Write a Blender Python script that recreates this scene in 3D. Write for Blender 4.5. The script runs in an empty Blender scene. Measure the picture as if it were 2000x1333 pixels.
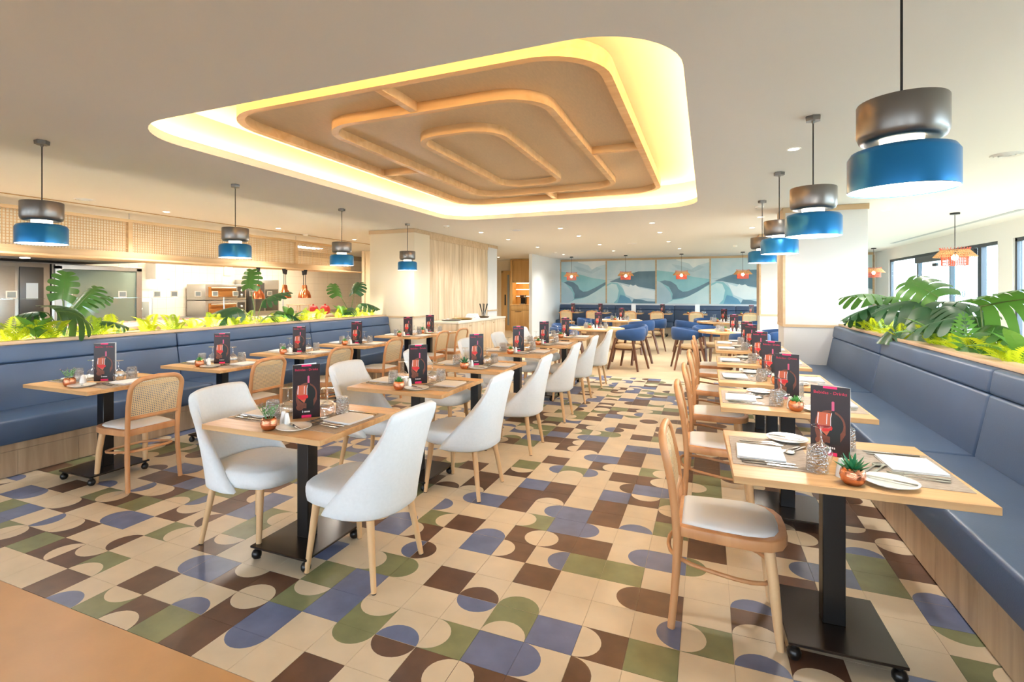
import bpy, bmesh, math, random
from mathutils import Vector, Matrix, Euler
PI = math.pi
R = math.radians
rnd = random.Random(7)
sc = bpy.context.scene
col = sc.collection

# ------------------------------------------------------------------ camera
cam_d = bpy.data.cameras.new('camera')
cam_d.sensor_width = 36.0
cam_d.lens = 36.0 * 1006.17 / 2000.0
cam_d.shift_x = (1000 - 952.78) / 2000.0
cam_d.shift_y = (570.1 - 666.5) / 2000.0
cam_d.clip_start = 0.05
cam = bpy.data.objects.new('camera', cam_d)
col.objects.link(cam)
cam.location = (0.7018, -1.8327, 1.4609)
cam.rotation_euler = (PI / 2, 0, 0.4023)
sc.camera = cam

# ------------------------------------------------------------------ world, exposure
sc.view_settings.view_transform = 'Standard'
sc.view_settings.look = 'None'
sc.view_settings.gamma = 1.0
sc.view_settings.exposure = 1.32
sc.view_settings.use_curve_mapping = False
sc.cycles.max_bounces = 7
sc.cycles.diffuse_bounces = 4
sc.cycles.glossy_bounces = 3
sc.cycles.transmission_bounces = 6
sc.cycles.transparent_max_bounces = 16
sc.cycles.sample_clamp_indirect = 6.0
sc.cycles.caustics_reflective = False
sc.cycles.caustics_refractive = False
w = bpy.data.worlds.new('world')
sc.world = w
w.use_nodes = True
nt = w.node_tree
bg = nt.nodes['Background']
bg.inputs['Color'].default_value = (0.72, 0.86, 1.0, 1)
bg.inputs['Strength'].default_value = 8.5

def area_light(name, loc, rot, sx, sy, power, color, spread=None):
    d = bpy.data.lights.new(name, 'AREA')
    d.shape = 'RECTANGLE'; d.size = sx; d.size_y = sy
    d.energy = power; d.color = color
    if spread: d.spread = spread
    o = bpy.data.objects.new(name, d); col.objects.link(o)
    o.location = loc; o.rotation_euler = rot
    return o
def spot(name, loc, power, color, angle=110, blend=0.9, radius=0.05, parent=None):
    d = bpy.data.lights.new(name, 'SPOT')
    d.energy = power; d.color = color; d.spot_size = R(angle); d.spot_blend = blend
    d.shadow_soft_size = radius
    o = bpy.data.objects.new(name, d); col.objects.link(o); o.location = loc
    if parent:
        o.parent = parent; KIDS.setdefault(parent.name, []).append(o)
    return o
def point(name, loc, power, color, radius=0.05, parent=None):
    d = bpy.data.lights.new(name, 'POINT'); d.energy = power; d.color = color
    d.shadow_soft_size = radius
    o = bpy.data.objects.new(name, d); col.objects.link(o); o.location = loc
    if parent:
        o.parent = parent; KIDS.setdefault(parent.name, []).append(o)
    return o
WARM = (1.0, 0.93, 0.84)
KIDS = {}
# portals: guide the sky light that falls in through the openings of the room
def portal(loc, rot, sx, sy):
    o = area_light('sky_portal', loc, rot, sx, sy, 1, (1, 1, 1)); o.data.cycles.is_portal = True
portal((5.55, 12.8, 1.2), (0, R(90), 0), 2.3, 5.8)
portal((5.55, 6.9, 1.2), (0, R(90), 0), 2.3, 5.0)
portal((5.55, 0.9, 1.2), (0, R(90), 0), 2.3, 4.6)
portal((-4.0, -6.9, 1.55), (R(90), 0, PI), 19.0, 1.3)

# ------------------------------------------------------------------ materials
def lin(c):
    c = c / 255.0
    return c / 12.92 if c <= 0.04045 else ((c + 0.055) / 1.055) ** 2.4
def rgb(r, g, b): return (lin(r), lin(g), lin(b), 1.0)
MATS = {}
def mat(name, c, rough=0.5, metal=0.0, var=None, bump=None, spec=0.5, coat=0.0, sheen=0.0, coords='Object', trans=0.0):
    """var=(scale, amount, (sx,sy,sz)) brightness mottling; bump=(scale, strength, (sx,sy,sz))"""
    if name in MATS: return MATS[name]
    m = bpy.data.materials.new(name); m.use_nodes = True
    t = m.node_tree; b = t.nodes['Principled BSDF']
    b.inputs['Base Color'].default_value = c
    b.inputs['Roughness'].default_value = rough
    b.inputs['Metallic'].default_value = metal
    b.inputs['Specular IOR Level'].default_value = spec
    b.inputs['Coat Weight'].default_value = coat
    b.inputs['Sheen Weight'].default_value = sheen
    b.inputs['Transmission Weight'].default_value = trans
    def src(sv):
        tc = t.nodes.new('ShaderNodeTexCoord'); mp = t.nodes.new('ShaderNodeMapping')
        mp.inputs['Scale'].default_value = sv
        if coords == 'World':
            g = t.nodes.new('ShaderNodeNewGeometry'); t.links.new(g.outputs['Position'], mp.inputs['Vector'])
        else:
            t.links.new(tc.outputs[coords], mp.inputs['Vector'])
        return mp
    if var:
        s, a = var[0], var[1]; sv = var[2] if len(var) > 2 else (1, 1, 1)
        mp = src(sv); n = t.nodes.new('ShaderNodeTexNoise')
        n.inputs['Scale'].default_value = s; n.inputs['Detail'].default_value = 6
        t.links.new(mp.outputs['Vector'], n.inputs['Vector'])
        mr = t.nodes.new('ShaderNodeMapRange')
        mr.inputs['From Min'].default_value = 0.25; mr.inputs['From Max'].default_value = 0.75
        mr.inputs['To Min'].default_value = 1 - a; mr.inputs['To Max'].default_value = 1 + a
        t.links.new(n.outputs['Fac'], mr.inputs['Value'])
        mx = t.nodes.new('ShaderNodeMix'); mx.data_type = 'RGBA'; mx.blend_type = 'MULTIPLY'
        mx.inputs['Factor'].default_value = 1.0
        mx.inputs['A'].default_value = c
        t.links.new(mr.outputs['Result'], mx.inputs['B'])
        t.links.new(mx.outputs['Result'], b.inputs['Base Color'])
    if bump:
        s, a = bump[0], bump[1]; sv = bump[2] if len(bump) > 2 else (1, 1, 1)
        mp = src(sv); n = t.nodes.new('ShaderNodeTexNoise')
        n.inputs['Scale'].default_value = s; n.inputs['Detail'].default_value = 3
        t.links.new(mp.outputs['Vector'], n.inputs['Vector'])
        bp = t.nodes.new('ShaderNodeBump'); bp.inputs['Strength'].default_value = a
        bp.inputs['Distance'].default_value = 0.01
        t.links.new(n.outputs['Fac'], bp.inputs['Height'])
        t.links.new(bp.outputs['Normal'], b.inputs['Normal'])
    MATS[name] = m
    return m
def wood(name, c1, c2, rough=0.45, axis='x', scale=14.0, coords='Object'):
    if name in MATS: return MATS[name]
    m = bpy.data.materials.new(name); m.use_nodes = True
    t = m.node_tree; b = t.nodes['Principled BSDF']; b.inputs['Roughness'].default_value = rough
    mp = t.nodes.new('ShaderNodeMapping')
    if coords == 'World':
        g = t.nodes.new('ShaderNodeNewGeometry'); t.links.new(g.outputs['Position'], mp.inputs['Vector'])
    else:
        tc = t.nodes.new('ShaderNodeTexCoord'); t.links.new(tc.outputs[coords], mp.inputs['Vector'])
    k = {'x': (0.08, 1, 1), 'y': (1, 0.08, 1), 'z': (1, 1, 0.08)}[axis]
    mp.inputs['Scale'].default_value = k
    n = t.nodes.new('ShaderNodeTexNoise'); n.inputs['Scale'].default_value = scale
    n.inputs['Detail'].default_value = 8; n.inputs['Distortion'].default_value = 0.6
    t.links.new(mp.outputs['Vector'], n.inputs['Vector'])
    r = t.nodes.new('ShaderNodeValToRGB')
    r.color_ramp.elements[0].position = 0.3; r.color_ramp.elements[0].color = c1
    r.color_ramp.elements[1].position = 0.7; r.color_ramp.elements[1].color = c2
    t.links.new(n.outputs['Fac'], r.inputs['Fac'])
    t.links.new(r.outputs['Color'], b.inputs['Base Color'])
    MATS[name] = m
    return m
def emit(name, c, strength):
    if name in MATS: return MATS[name]
    m = bpy.data.materials.new(name); m.use_nodes = True
    b = m.node_tree.nodes['Principled BSDF']
    b.inputs['Base Color'].default_value = c
    b.inputs['Emission Color'].default_value = c
    b.inputs['Emission Strength'].default_value = strength
    MATS[name] = m
    return m
def thin_glass(name, tint, refl=0.08, rough=0.02, bump=None):
    if name in MATS: return MATS[name]
    m = bpy.data.materials.new(name); m.use_nodes = True
    t = m.node_tree
    for n in list(t.nodes): t.nodes.remove(n)
    out = t.nodes.new('ShaderNodeOutputMaterial')
    tr = t.nodes.new('ShaderNodeBsdfTransparent'); tr.inputs['Color'].default_value = tint
    gl = t.nodes.new('ShaderNodeBsdfGlossy'); gl.inputs['Roughness'].default_value = rough
    gl.inputs['Color'].default_value = (1, 1, 1, 1)
    fr = t.nodes.new('ShaderNodeLayerWeight'); fr.inputs['Blend'].default_value = 0.5
    pw = t.nodes.new('ShaderNodeMath'); pw.operation = 'POWER'; pw.inputs[1].default_value = 4.0
    ad = t.nodes.new('ShaderNodeMath'); ad.operation = 'MULTIPLY_ADD'; ad.inputs[1].default_value = 0.7; ad.inputs[2].default_value = refl
    ad.use_clamp = True
    mx = t.nodes.new('ShaderNodeMixShader')
    t.links.new(fr.outputs['Facing'], pw.inputs[0]); t.links.new(pw.outputs[0], ad.inputs[0])
    t.links.new(ad.outputs[0], mx.inputs['Fac'])
    t.links.new(tr.outputs[0], mx.inputs[1]); t.links.new(gl.outputs[0], mx.inputs[2])
    t.links.new(mx.outputs[0], out.inputs['Surface'])
    if bump:
        tc = t.nodes.new('ShaderNodeTexCoord')
        v = t.nodes.new('ShaderNodeTexVoronoi'); v.inputs['Scale'].default_value = bump[0]
        t.links.new(tc.outputs['Object'], v.inputs['Vector'])
        bp = t.nodes.new('ShaderNodeBump'); bp.inputs['Strength'].default_value = bump[1]
        bp.inputs['Distance'].default_value = 0.01
        t.links.new(v.outputs['Distance'], bp.inputs['Height'])
        t.links.new(bp.outputs['Normal'], gl.inputs['Normal']); t.links.new(bp.outputs['Normal'], fr.inputs['Normal'])
    MATS[name] = m
    return m

# ------------------------------------------------------------------ mesh building
class MB:
    def __init__(s): s.v = []; s.f = []; s.m = []
    def add(s, vs, fs, mi=0, M=None):
        o = len(s.v)
        s.v += [tuple(M @ Vector(p)) if M else tuple(p) for p in vs]
        s.f += [tuple(i + o for i in f) for f in fs]; s.m += [mi] * len(fs)
        return s
    def box(s, x0, x1, y0, y1, z0, z1, mi=0, M=None):
        vs = [(x, y, z) for z in (z0, z1) for y in (y0, y1) for x in (x0, x1)]
        return s.add(vs, [(0, 2, 3, 1), (4, 5, 7, 6), (0, 1, 5, 4), (2, 6, 7, 3), (0, 4, 6, 2), (1, 3, 7, 5)], mi, M)
    def prism(s, pts, z0, z1, mi=0, M=None, mside=None):
        n = len(pts)
        vs = [(x, y, z0) for x, y in pts] + [(x, y, z1) for x, y in pts]
        s.add(vs, [tuple(range(n - 1, -1, -1)), tuple(range(n, 2 * n))], mi, M)
        o = len(s.v) - 2 * n
        for i in range(n):
            j = (i + 1) % n
            s.f.append((o + i, o + j, o + n + j, o + n + i)); s.m.append(mi if mside is None else mside)
        return s
    def ring(s, loops, closed=True, cap=True, mi=0, M=None):
        """loops: list of equal length point loops, skinned"""
        n = len(loops[0]); vs = [p for l in loops for p in l]; fs = []
        for k in range(len(loops) - 1):
            for i in range(n if closed else n - 1):
                j = (i + 1) % n
                fs.append((k * n + i, k * n + j, (k + 1) * n + j, (k + 1) * n + i))
        if cap and closed:
            fs.append(tuple(range(n - 1, -1, -1))); b = (len(loops) - 1) * n
            fs.append(tuple(range(b, b + n)))
        return s.add(vs, fs, mi, M)
    def lathe(s, prof, n=20, mi=0, M=None, cap=True):
        loops = [[(r * math.cos(2 * PI * i / n), r * math.sin(2 * PI * i / n), z) for i in range(n)] for r, z in prof]
        return s.ring(loops, True, cap, mi, M)
    def tube(s, path, rad, n=8, mi=0, M=None, closed=False, sq=None):
        P = [Vector(p) for p in path]; k = len(P)
        if not hasattr(rad, '__len__'): rad = [rad] * k
        loops = []; up = None
        for i in range(k):
            if closed: t = (P[(i + 1) % k] - P[i - 1]).normalized()
            else: t = (P[min(i + 1, k - 1)] - P[max(i - 1, 0)]).normalized()
            if up is None:
                up = Vector((0, 0, 1)) if abs(t.z) < 0.9 else Vector((1, 0, 0))
            a = t.cross(up)
            if a.length < 1e-5: a = t.orthogonal()
            a.normalize(); b = a.cross(t).normalized(); up = b
            if sq:
                c = [(1, 1), (-1, 1), (-1, -1), (1, -1)]
                loops.append([tuple(P[i] + a * (u * sq[0] * rad[i]) + b * (v * sq[1] * rad[i])) for u, v in c])
            else:
                loops.append([tuple(P[i] + a * (rad[i] * math.cos(2 * PI * j / n)) + b * (rad[i] * math.sin(2 * PI * j / n))) for j in range(n)])
        if closed: loops.append(loops[0])
        return s.ring(loops, True, not closed, mi, M)
    def mesh(s, name, mats, bev=0, seg=2, smooth=True, ang=38, merge=False):
        me = bpy.data.meshes.new(name)
        me.from_pydata(s.v, [], s.f)
        for m in (mats if isinstance(mats, (list, tuple)) else [mats]): me.materials.append(m)
        me.polygons.foreach_set('material_index', s.m)
        bm = bmesh.new(); bm.from_mesh(me)
        if merge: bmesh.ops.remove_doubles(bm, verts=bm.verts, dist=1e-5)
        bmesh.ops.recalc_face_normals(bm, faces=bm.faces)
        if bev:
            es = [e for e in bm.edges if len(e.link_faces) == 2 and e.calc_face_angle(0) > R(35)]
            bmesh.ops.bevel(bm, geom=es, offset=bev, segments=seg, affect='EDGES', profile=0.5)
        bm.to_mesh(me); bm.free()
        if smooth:
            me.polygons.foreach_set('use_smooth', [True] * len(me.polygons))
            me.set_sharp_from_angle(angle=R(ang))
        me.update()
        return me
    def build(s, name, mats, parent=None, loc=None, rz=0, **k):
        return link(name, s.mesh(name, mats, **k), parent, loc, rz)
def link(name, me, parent=None, loc=None, rz=0):
    o = bpy.data.objects.new(name, me); col.objects.link(o)
    if parent:
        o.parent = parent; KIDS.setdefault(parent.name, []).append(o)
    if loc: o.location = loc
    if rz: o.rotation_euler = (0, 0, rz)
    return o
def tag(o, label=None, cat=None, group=None, kind=None):
    if label: o['label'] = label
    if cat: o['category'] = cat
    if group: o['group'] = group
    if kind: o['kind'] = kind
    return o
def thing(name, loc=(0, 0, 0), rz=0, label=None, cat=None, group=None):
    o = bpy.data.objects.new(name, None); col.objects.link(o)
    o.empty_display_size = 0.05
    o.location = loc; o.rotation_euler = (0, 0, rz)
    return tag(o, label, cat, group)
def struct(o, label, cat='structure'):
    return tag(o, label, cat, None, 'structure')
def dup(o, loc=None, rz=None, label=None, group=None, parent=None):
    c = o.copy(); col.objects.link(c)
    if parent is not None:
        c.parent = parent; KIDS.setdefault(parent.name, []).append(c)
    if loc is not None: c.location = loc
    if rz is not None: c.rotation_euler = (0, 0, rz)
    if label: c['label'] = label
    if group: c['group'] = group
    for ch in KIDS.get(o.name, ()): dup(ch, parent=c)
    return c
class Proto:
    """first use places the built thing itself, later uses copy it"""
    def __init__(s, o): s.o = o; s.used = False
    def put(s, loc, rz, label, group=None):
        if not s.used:
            s.used = True; o = s.o; o.location = loc; o.rotation_euler = (0, 0, rz); tag(o, label, None, group); return o
        return dup(s.o, loc, rz, label, group)
def rrect(x0, x1, y0, y1, r, n=8):
    pts = []
    for cx, cy, a in ((x1 - r, y1 - r, 0), (x0 + r, y1 - r, 90), (x0 + r, y0 + r, 180), (x1 - r, y0 + r, 270)):
        for i in range(n + 1):
            t = R(a + 90.0 * i / n); pts.append((cx + r * math.cos(t), cy + r * math.sin(t)))
    return pts
ORD = ['first', 'second', 'third', 'fourth', 'fifth', 'sixth', 'seventh', 'eighth', 'ninth', 'tenth', 'eleventh', 'twelfth']

# ------------------------------------------------------------------ the setting
CEIL = 2.65
M_grout = mat('grout', rgb(196, 182, 160), 0.8)
M_tan = mat('tan_floor_stone', rgb(196, 152, 104), 0.42, var=(3.0, 0.10), bump=(60, 0.04), coords='World')
M_beige = mat('beige_floor_stone', rgb(208, 186, 152), 0.38, var=(2.5, 0.08), coords='World')
TILE = {
    'c': mat('tile_cream', rgb(214, 198, 172), 0.36, var=(5, 0.09), coords='World'),
    'n': mat('tile_brown', rgb(94, 68, 54), 0.36, var=(8, 0.30), coords='World'),
    'u': mat('tile_blue', rgb(98, 110, 146), 0.36, var=(8, 0.22), coords='World'),
    'g': mat('tile_green', rgb(122, 128, 92), 0.36, var=(8, 0.22), coords='World'),
}
M_white = mat('white_plaster', rgb(230, 231, 231), 0.8)
M_ceil = mat('ceiling_plaster', rgb(226, 226, 226), 0.85)
M_oak = wood('pale_oak', rgb(188, 164, 132), rgb(222, 202, 172), 0.5, 'z', 16)
M_oakx = wood('pale_oak_x', rgb(196, 160, 114), rgb(222, 192, 148), 0.45, 'x', 16)
M_oaky = wood('pale_oak_y', rgb(196, 160, 114), rgb(222, 192, 148), 0.45, 'y', 16)
M_ring = wood('raft_oak', rgb(214, 172, 122), rgb(234, 200, 154), 0.45, 'x', 10)

PX0, PX1, PY0, PY1 = -4.34, 1.76, -0.4, 7.2
fl = MB().box(-14, 5.5, -7, 20, -0.06, -0.003).build('floor', M_grout, smooth=False)
struct(fl, 'restaurant floor of printed tiles with plain stone around them', 'floor')
def slab(x0, x1, y0, y1, m):
    MB().box(x0, x1, y0, y1, -0.02, 0).build('floor_slab', m, fl, smooth=False)
slab(-14, 5.5, -7, PY0 - 0.002, M_tan)
for k in range(8):                                   # plain floor behind the pattern, in long slabs
    for q in range(3):
        y0 = PY1 + 0.002 + k * 1.6; x0 = -14 + q * 6.5
        slab(x0, x0 + 6.496, y0, y0 + 1.597, M_beige)
slab(-14, PX0 - 0.03, PY0, PY1, M_beige); slab(PX1 + 0.03, 5.5, PY0, PY1, M_beige)

# printed tiles: letter = ground colour, for half discs 'ground,disc,side' (side: l r f b = -x +x near far)
def tile_mesh(code):
    h = 0.0992; b = MB(); z0, z1 = -0.012, 0.0
    g = code[0]
    if len(code) == 1:
        b.box(-h, h, -h, h, z0, z1); mats = [TILE[g]]
    else:
        d, side = code[1], code[2]
        n = 14
        arc = [(h * math.cos(PI * i / n), -h + h * math.sin(PI * i / n)) for i in range(n + 1)]
        rest = [(h, -h), (h, h), (-h, h), (-h, -h)] + [p for p in reversed(arc[1:-1])]
        a = {'f': 0, 'r': PI / 2, 'b': PI, 'l': -PI / 2}[side]
        c, s_ = math.cos(a), math.sin(a)
        rot = lambda P: [(x * c - y * s_, x * s_ + y * c) for x, y in P]
        arc = rot(arc); rest = rot(rest); q = rot([(-h, -h), (h, -h), (h, h), (-h, h)])
        b.add([(x, y, z1) for x, y in rest], [tuple(range(len(rest)))], 0)
        b.add([(x, y, z1) for x, y in arc], [tuple(range(len(arc)))], 1)
        b.add([(x, y, z1) for x, y in q] + [(x, y, z0) for x, y in q], [(0, 1, 5, 4), (1, 2, 6, 5), (2, 3, 7, 6), (3, 0, 4, 7)], 0)
        mats = [TILE[g], TILE[d]]
    me = bpy.data.meshes.new('tile_' + code)
    me.from_pydata(b.v, [], b.f)
    for m in mats: me.materials.append(m)
    me.polygons.foreach_set('material_index', b.m)
    me.update()
    bm = bmesh.new(); bm.from_mesh(me)
    for f in bm.faces:
        f.normal_update()
        if abs(f.normal.z) > 0.5 and f.normal.z < 0 and f.calc_center_median().z > -0.006: f.normal_flip()
    bm.to_mesh(me); bm.free()
    return me
FLOOR = {}
for _row in '''
-2 -14:c -13:c -12:n -11:cuf -10:gcb -9:ncf -8:g -7:n -6:cub -5:c -4:n -3:c -2:c -1:n 0:c
-1 -17:gcr -16:ncl -15:g -14:ncr -13:ncb -12:gcf -11:c -10:n -9:c -8:cuf -7:ncb -6:u -5:c -4:cgb -3:cnb -2:ncr -1:ncl 0:n 1:c 2:g
0 -19:g -18:u -17:c -16:cul -15:ncl -14:c -13:cnr -12:c -11:c -10:cur -9:u -8:ncb -7:ncf -6:gcb -5:u -4:gcb -3:cuf -2:gcl -1:u 0:cul 1:cnl 2:c
1 -21:c -20:u -19:cul -18:c -17:ncl -16:c -15:cur -14:u -13:c -12:gcr -11:c -10:ncb -9:c -8:c -7:c -6:g -5:u -4:c -3:c -2:cub -1:gcf 0:u 1:ncl 2:g 3:c
2 -22:cuf -21:c -20:c -19:n -18:c -17:gcr -16:ncl -15:g -14:c -13:ncb -12:cnr -11:c -10:g -9:c -8:c -7:u -6:c -5:gcl -4:cgl -3:n -2:cnf -1:cgf 0:c 1:c 2:cur 3:gcl 4:cuf 5:ncf 6:c
3 -22:n -21:g -20:c -19:c -18:cuf -17:c -16:cul -15:ncl -14:gcf -13:cul -12:n -11:u -10:gcr -9:c -8:n -7:c -6:c -5:cur -4:cnl -3:c -2:c -1:n 0:c 1:cnr 2:n 3:c 4:ncf 5:c 6:c 7:c 8:gcr
4 -19:c -18:c -17:n -16:n -15:u -14:c -13:g -12:ncr -11:u -10:c -9:g -8:gcb -7:ncb -6:u -5:ncl -4:c -3:u -2:ncl -1:cur 0:g 1:g 2:c 3:c 4:cuf 5:c 6:c 7:c 8:cgb
5 -18:cnf -17:u -16:cul -15:c -14:c -13:c -12:n -11:c -10:c -9:c -8:c -7:ncf -6:cuf -5:gcr -4:n -3:cuf -2:ncr -1:ncl 0:n 1:cur 2:u 3:cgl 4:c 5:n 6:c 7:c 8:u
6 -15:c -14:n -13:c -12:g -11:u -10:cur -9:n -8:c -7:g -6:c -5:cul -4:c -3:c -2:gcl -1:u 0:cul 1:c 2:c 3:n 4:c 5:cur 6:u 7:g 8:cuf
7 -9:c -8:c -7:g -6:c -5:cur -4:u -3:n -2:cur -1:u 0:n 1:cuf 2:g 3:n 4:c 5:n 6:c 7:g 8:n
8 -8:u -7:n -6:cnf -5:ncf -4:c -3:n -2:ncf -1:c 0:n 1:c 2:ncb 5:ncr 6:ncl 7:cuf 8:ncb
9 -7:c -6:c -5:n -4:c -3:u -2:n -1:c 0:u 1:ncb 2:gcf 7:ncb 8:ncf
10 -6:n -5:c -4:ncb -3:c -2:c -1:c 0:cnr 1:u 2:cul 7:n 8:c
11 -4:g -3:cur -2:gcf -1:cul 0:n 1:ncr 2:c 8:n
12 -3:n -2:c -1:ncr 0:c 1:gcr 2:n
13 -2:cur -1:u 0:n 1:c 2:ncb
14 -3:ncr -2:ncf -1:c 0:n 1:c 2:g
15 -3:ncr -2:n -1:c 0:u 1:u
16 -3:cur -2:u -1:c 0:c 1:c
17 -4:n -3:gcl -2:gcl -1:cgl 0:n 1:g
18 -3:ncr -2:cur -1:cnl 0:c 1:ncb
19 -3:c -2:c -1:n 0:c 1:ncr
20 -2:c -1:c 0:cnb 1:c
21 -2:u -1:cgb 0:cnf 1:cnr 2:n
22 -2:ncr -1:cur 0:c 1:c
23 -2:g -1:ncr 0:gcl 1:n
'''.strip().splitlines():
    _p = _row.split()
    for _q in _p[1:]:
        _i, _c = _q.split(':'); FLOOR[(int(_i), int(_p[0]))] = _c
trnd = random.Random(11)
def random_code():
    t = trnd.random(); c = trnd.choice('nnnuuugg'); s_ = trnd.choice('lrfb')
    if t < 0.30: return 'c'
    if t < 0.58: return c
    if t < 0.80: return 'c' + c + s_
    return c + 'c' + s_
TM = {}
cells = []
for j in range(-2, 36):
    for i in range(-22, 9):
        code = FLOOR.get((i, j)) or random_code()
        x, y = (i + 0.5) * 0.2, (j + 0.5) * 0.2
        v = Vector((x - 0.7018, y + 1.8327)); d = -0.3915 * v.x + 0.9202 * v.y; r = 0.9202 * v.x + 0.3915 * v.y
        px = 952.78 + 1006.17 * r / max(d, 0.01); py = 570.1 + 1006.17 * 1.4609 / max(d, 0.01)
        vis = d > 0.5 and -60 < px < 2060 and py < 1400
        cells.append((0 if vis else 1, d, i, j, code, x, y))
cells.sort()
far = MB(); fmats = [TILE[k] for k in 'cnug']
for k, (vis, d, i, j, code, x, y) in enumerate(cells):
    if code not in TM: TM[code] = tile_mesh(code)
    if k < 300 and not vis:
        link('tile', TM[code], fl, (x, y, 0))
    else:
        me = TM[code]; idx = ['cnug'.index(c) for c in (code[:2] if len(code) > 1 else code)]
        for p in me.polygons:
            if p.normal.z > 0.5:
                far.add([(me.vertices[q].co.x + x, me.vertices[q].co.y + y, 0) for q in p.vertices], [tuple(range(len(p.vertices)))], idx[p.material_index])
o = bpy.data.meshes.new('far_tiles'); o.from_pydata(far.v, [], far.f)
for m in fmats: o.materials.append(m)
o.polygons.foreach_set('material_index', far.m); o.update()
o = link('tile_field', o, fl); o['kind'] = 'stuff'

# ceiling with the lit recess
CX0, CX1, CY0, CY1 = -3.25, 0.587, 0.555, 5.93
hole = rrect(CX0, CX1, CY0, CY1, 0.5, 10)
def holed(outer, inner, z, name, m):
    bm = bmesh.new()
    for P in (outer, inner):
        vs = [bm.verts.new((x, y, z)) for x, y in P]
        for i in range(len(vs)): bm.edges.new((vs[i], vs[(i + 1) % len(vs)]))
    bmesh.ops.triangle_fill(bm, use_beauty=True, edges=bm.edges)
    me = bpy.data.meshes.new(name); bm.to_mesh(me); bm.free(); me.materials.append(m)
    return me
cl = link('ceiling', holed([(-14, -7), (5.5, -7), (5.5, 20), (-14, 20)], hole, CEIL, 'ceiling', M_ceil))
struct(cl, 'white plaster ceiling with a large rounded lit recess', 'ceiling')
def loop3(P, z): return [(x, y, z) for x, y in P]
# lip, trough, recess wall and recess top
big = rrect(CX0 - 0.14, CX1 + 0.14, CY0 - 0.14, CY1 + 0.14, 0.64, 10)
M_cove = mat('cove_plaster', rgb(240, 226, 200), 0.7)
MB().ring([loop3(hole, CEIL), loop3(hole, CEIL + 0.07)], cap=False).build('recess_lip', M_ceil, cl)
b = MB(); b.ring([loop3(hole, CEIL + 0.07), loop3(big, CEIL + 0.07), loop3(big, CEIL + 0.36)], cap=False)
b.build('recess_wall', M_cove, cl)
MB().add(loop3(big, CEIL + 0.36), [tuple(range(len(big)))]).build('recess_top', M_cove, cl, smooth=False)
MB().box(-14.05, 5.55, -7.05, 20.05, 3.06, 3.12).build('roof_slab', M_white, cl, smooth=False)
led_o = rrect(CX0 - 0.115, CX1 + 0.115, CY0 - 0.115, CY1 + 0.115, 0.615, 10)
led_i = rrect(CX0 - 0.085, CX1 + 0.085, CY0 - 0.085, CY1 + 0.085, 0.585, 10)
b = MB(); b.ring([loop3(led_o, CEIL + 0.078), loop3(led_i, CEIL + 0.078), loop3(led_i, CEIL + 0.088), loop3(led_o, CEIL + 0.088), loop3(led_o, CEIL + 0.078)], cap=False)
led = b.build('led_strip', emit('led_warm', (1.0, 0.70, 0.36, 1), 26.0))
tag(led, 'warm led strip running around the ceiling recess behind its lip', 'light strip')

# floating timber raft
M_raft = mat('raft_fabric', rgb(214, 190, 156), 0.5, spec=0.6, var=(90, 0.06, (1, 0.2, 1)), coords='World')
raft = thing('ceiling_raft', (-1.32, 3.22, 2.80), 0, 'floating beige ceiling panel with three rounded oak rings inside the lit recess', 'ceiling panel')
def ring_frame(x0, x1, y0, y1, r, wd, z0, z1, name):
    o_ = rrect(x0, x1, y0, y1, r, 10); i_ = rrect(x0 + wd, x1 - wd, y0 + wd, y1 - wd, max(r - wd, 0.03), 10)
    b = MB(); b.ring([loop3(o_, z0), loop3(i_, z0), loop3(i_, z1), loop3(o_, z1), loop3(o_, z0)], cap=False)
    return b.build(name, M_ring, raft, merge=True)
bd = rrect(-1.47, 1.47, -2.24, 2.24, 0.42, 10)
MB().prism(bd, 0.075, 0.10).build('raft_board', M_raft, raft, smooth=False)
ring_frame(-1.48, 1.48, -2.25, 2.25, 0.43, 0.06, 0.0, 0.11, 'oak_ring')
ring_frame(-0.96, 0.99, -1.72, 1.70, 0.36, 0.058, 0.0, 0.085, 'oak_ring')
ring_frame(-0.40, 0.43, -1.16, 1.17, 0.30, 0.055, 0.0, 0.085, 'oak_ring')
for x0, x1, y0, y1 in ((-0.03, 0.03, -2.2, -1.69), (-0.03, 0.03, 1.67, 2.2), (-1.43, -0.93, -0.03, 0.03), (0.96, 1.43, -0.03, 0.03)):
    MB().box(x0, x1, y0, y1, 0.006, 0.08).build('oak_rib', M_ring, raft, bev=0.004)
for x in (-0.9, 0.9):
    for y in (-1.5, 1.5):
        MB().tube([(x, y, 0.10), (x, y, 0.209)], 0.006).build('hanger_rod', mat('steel_rod', rgb(150, 150, 150), 0.4, 1.0), raft)

# walls
def wall(name, boxes, m, label):
    b = MB()
    for q in boxes: b.box(*q)
    return struct(b.build(name, m, smooth=False), label, 'wall')
M_rail = wood('rail_oak', rgb(186, 158, 122), rgb(206, 180, 146), 0.5, 'x', 12)
# back wall with mural
BW = 16.95
wb = wall('wall_back', [(-4.46, 5.5, BW, BW + 0.15, 0, CEIL)], M_white, 'white back wall behind the mural panels and far blue bench')
M_pillar = mat('pillar_plaster', rgb(212, 213, 214), 0.8)
M_pillar_warm = mat('pillar_warm_light', rgb(220, 208, 184), 0.8)  # white pillar plaster, warm light on its front painted into the colour
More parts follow.
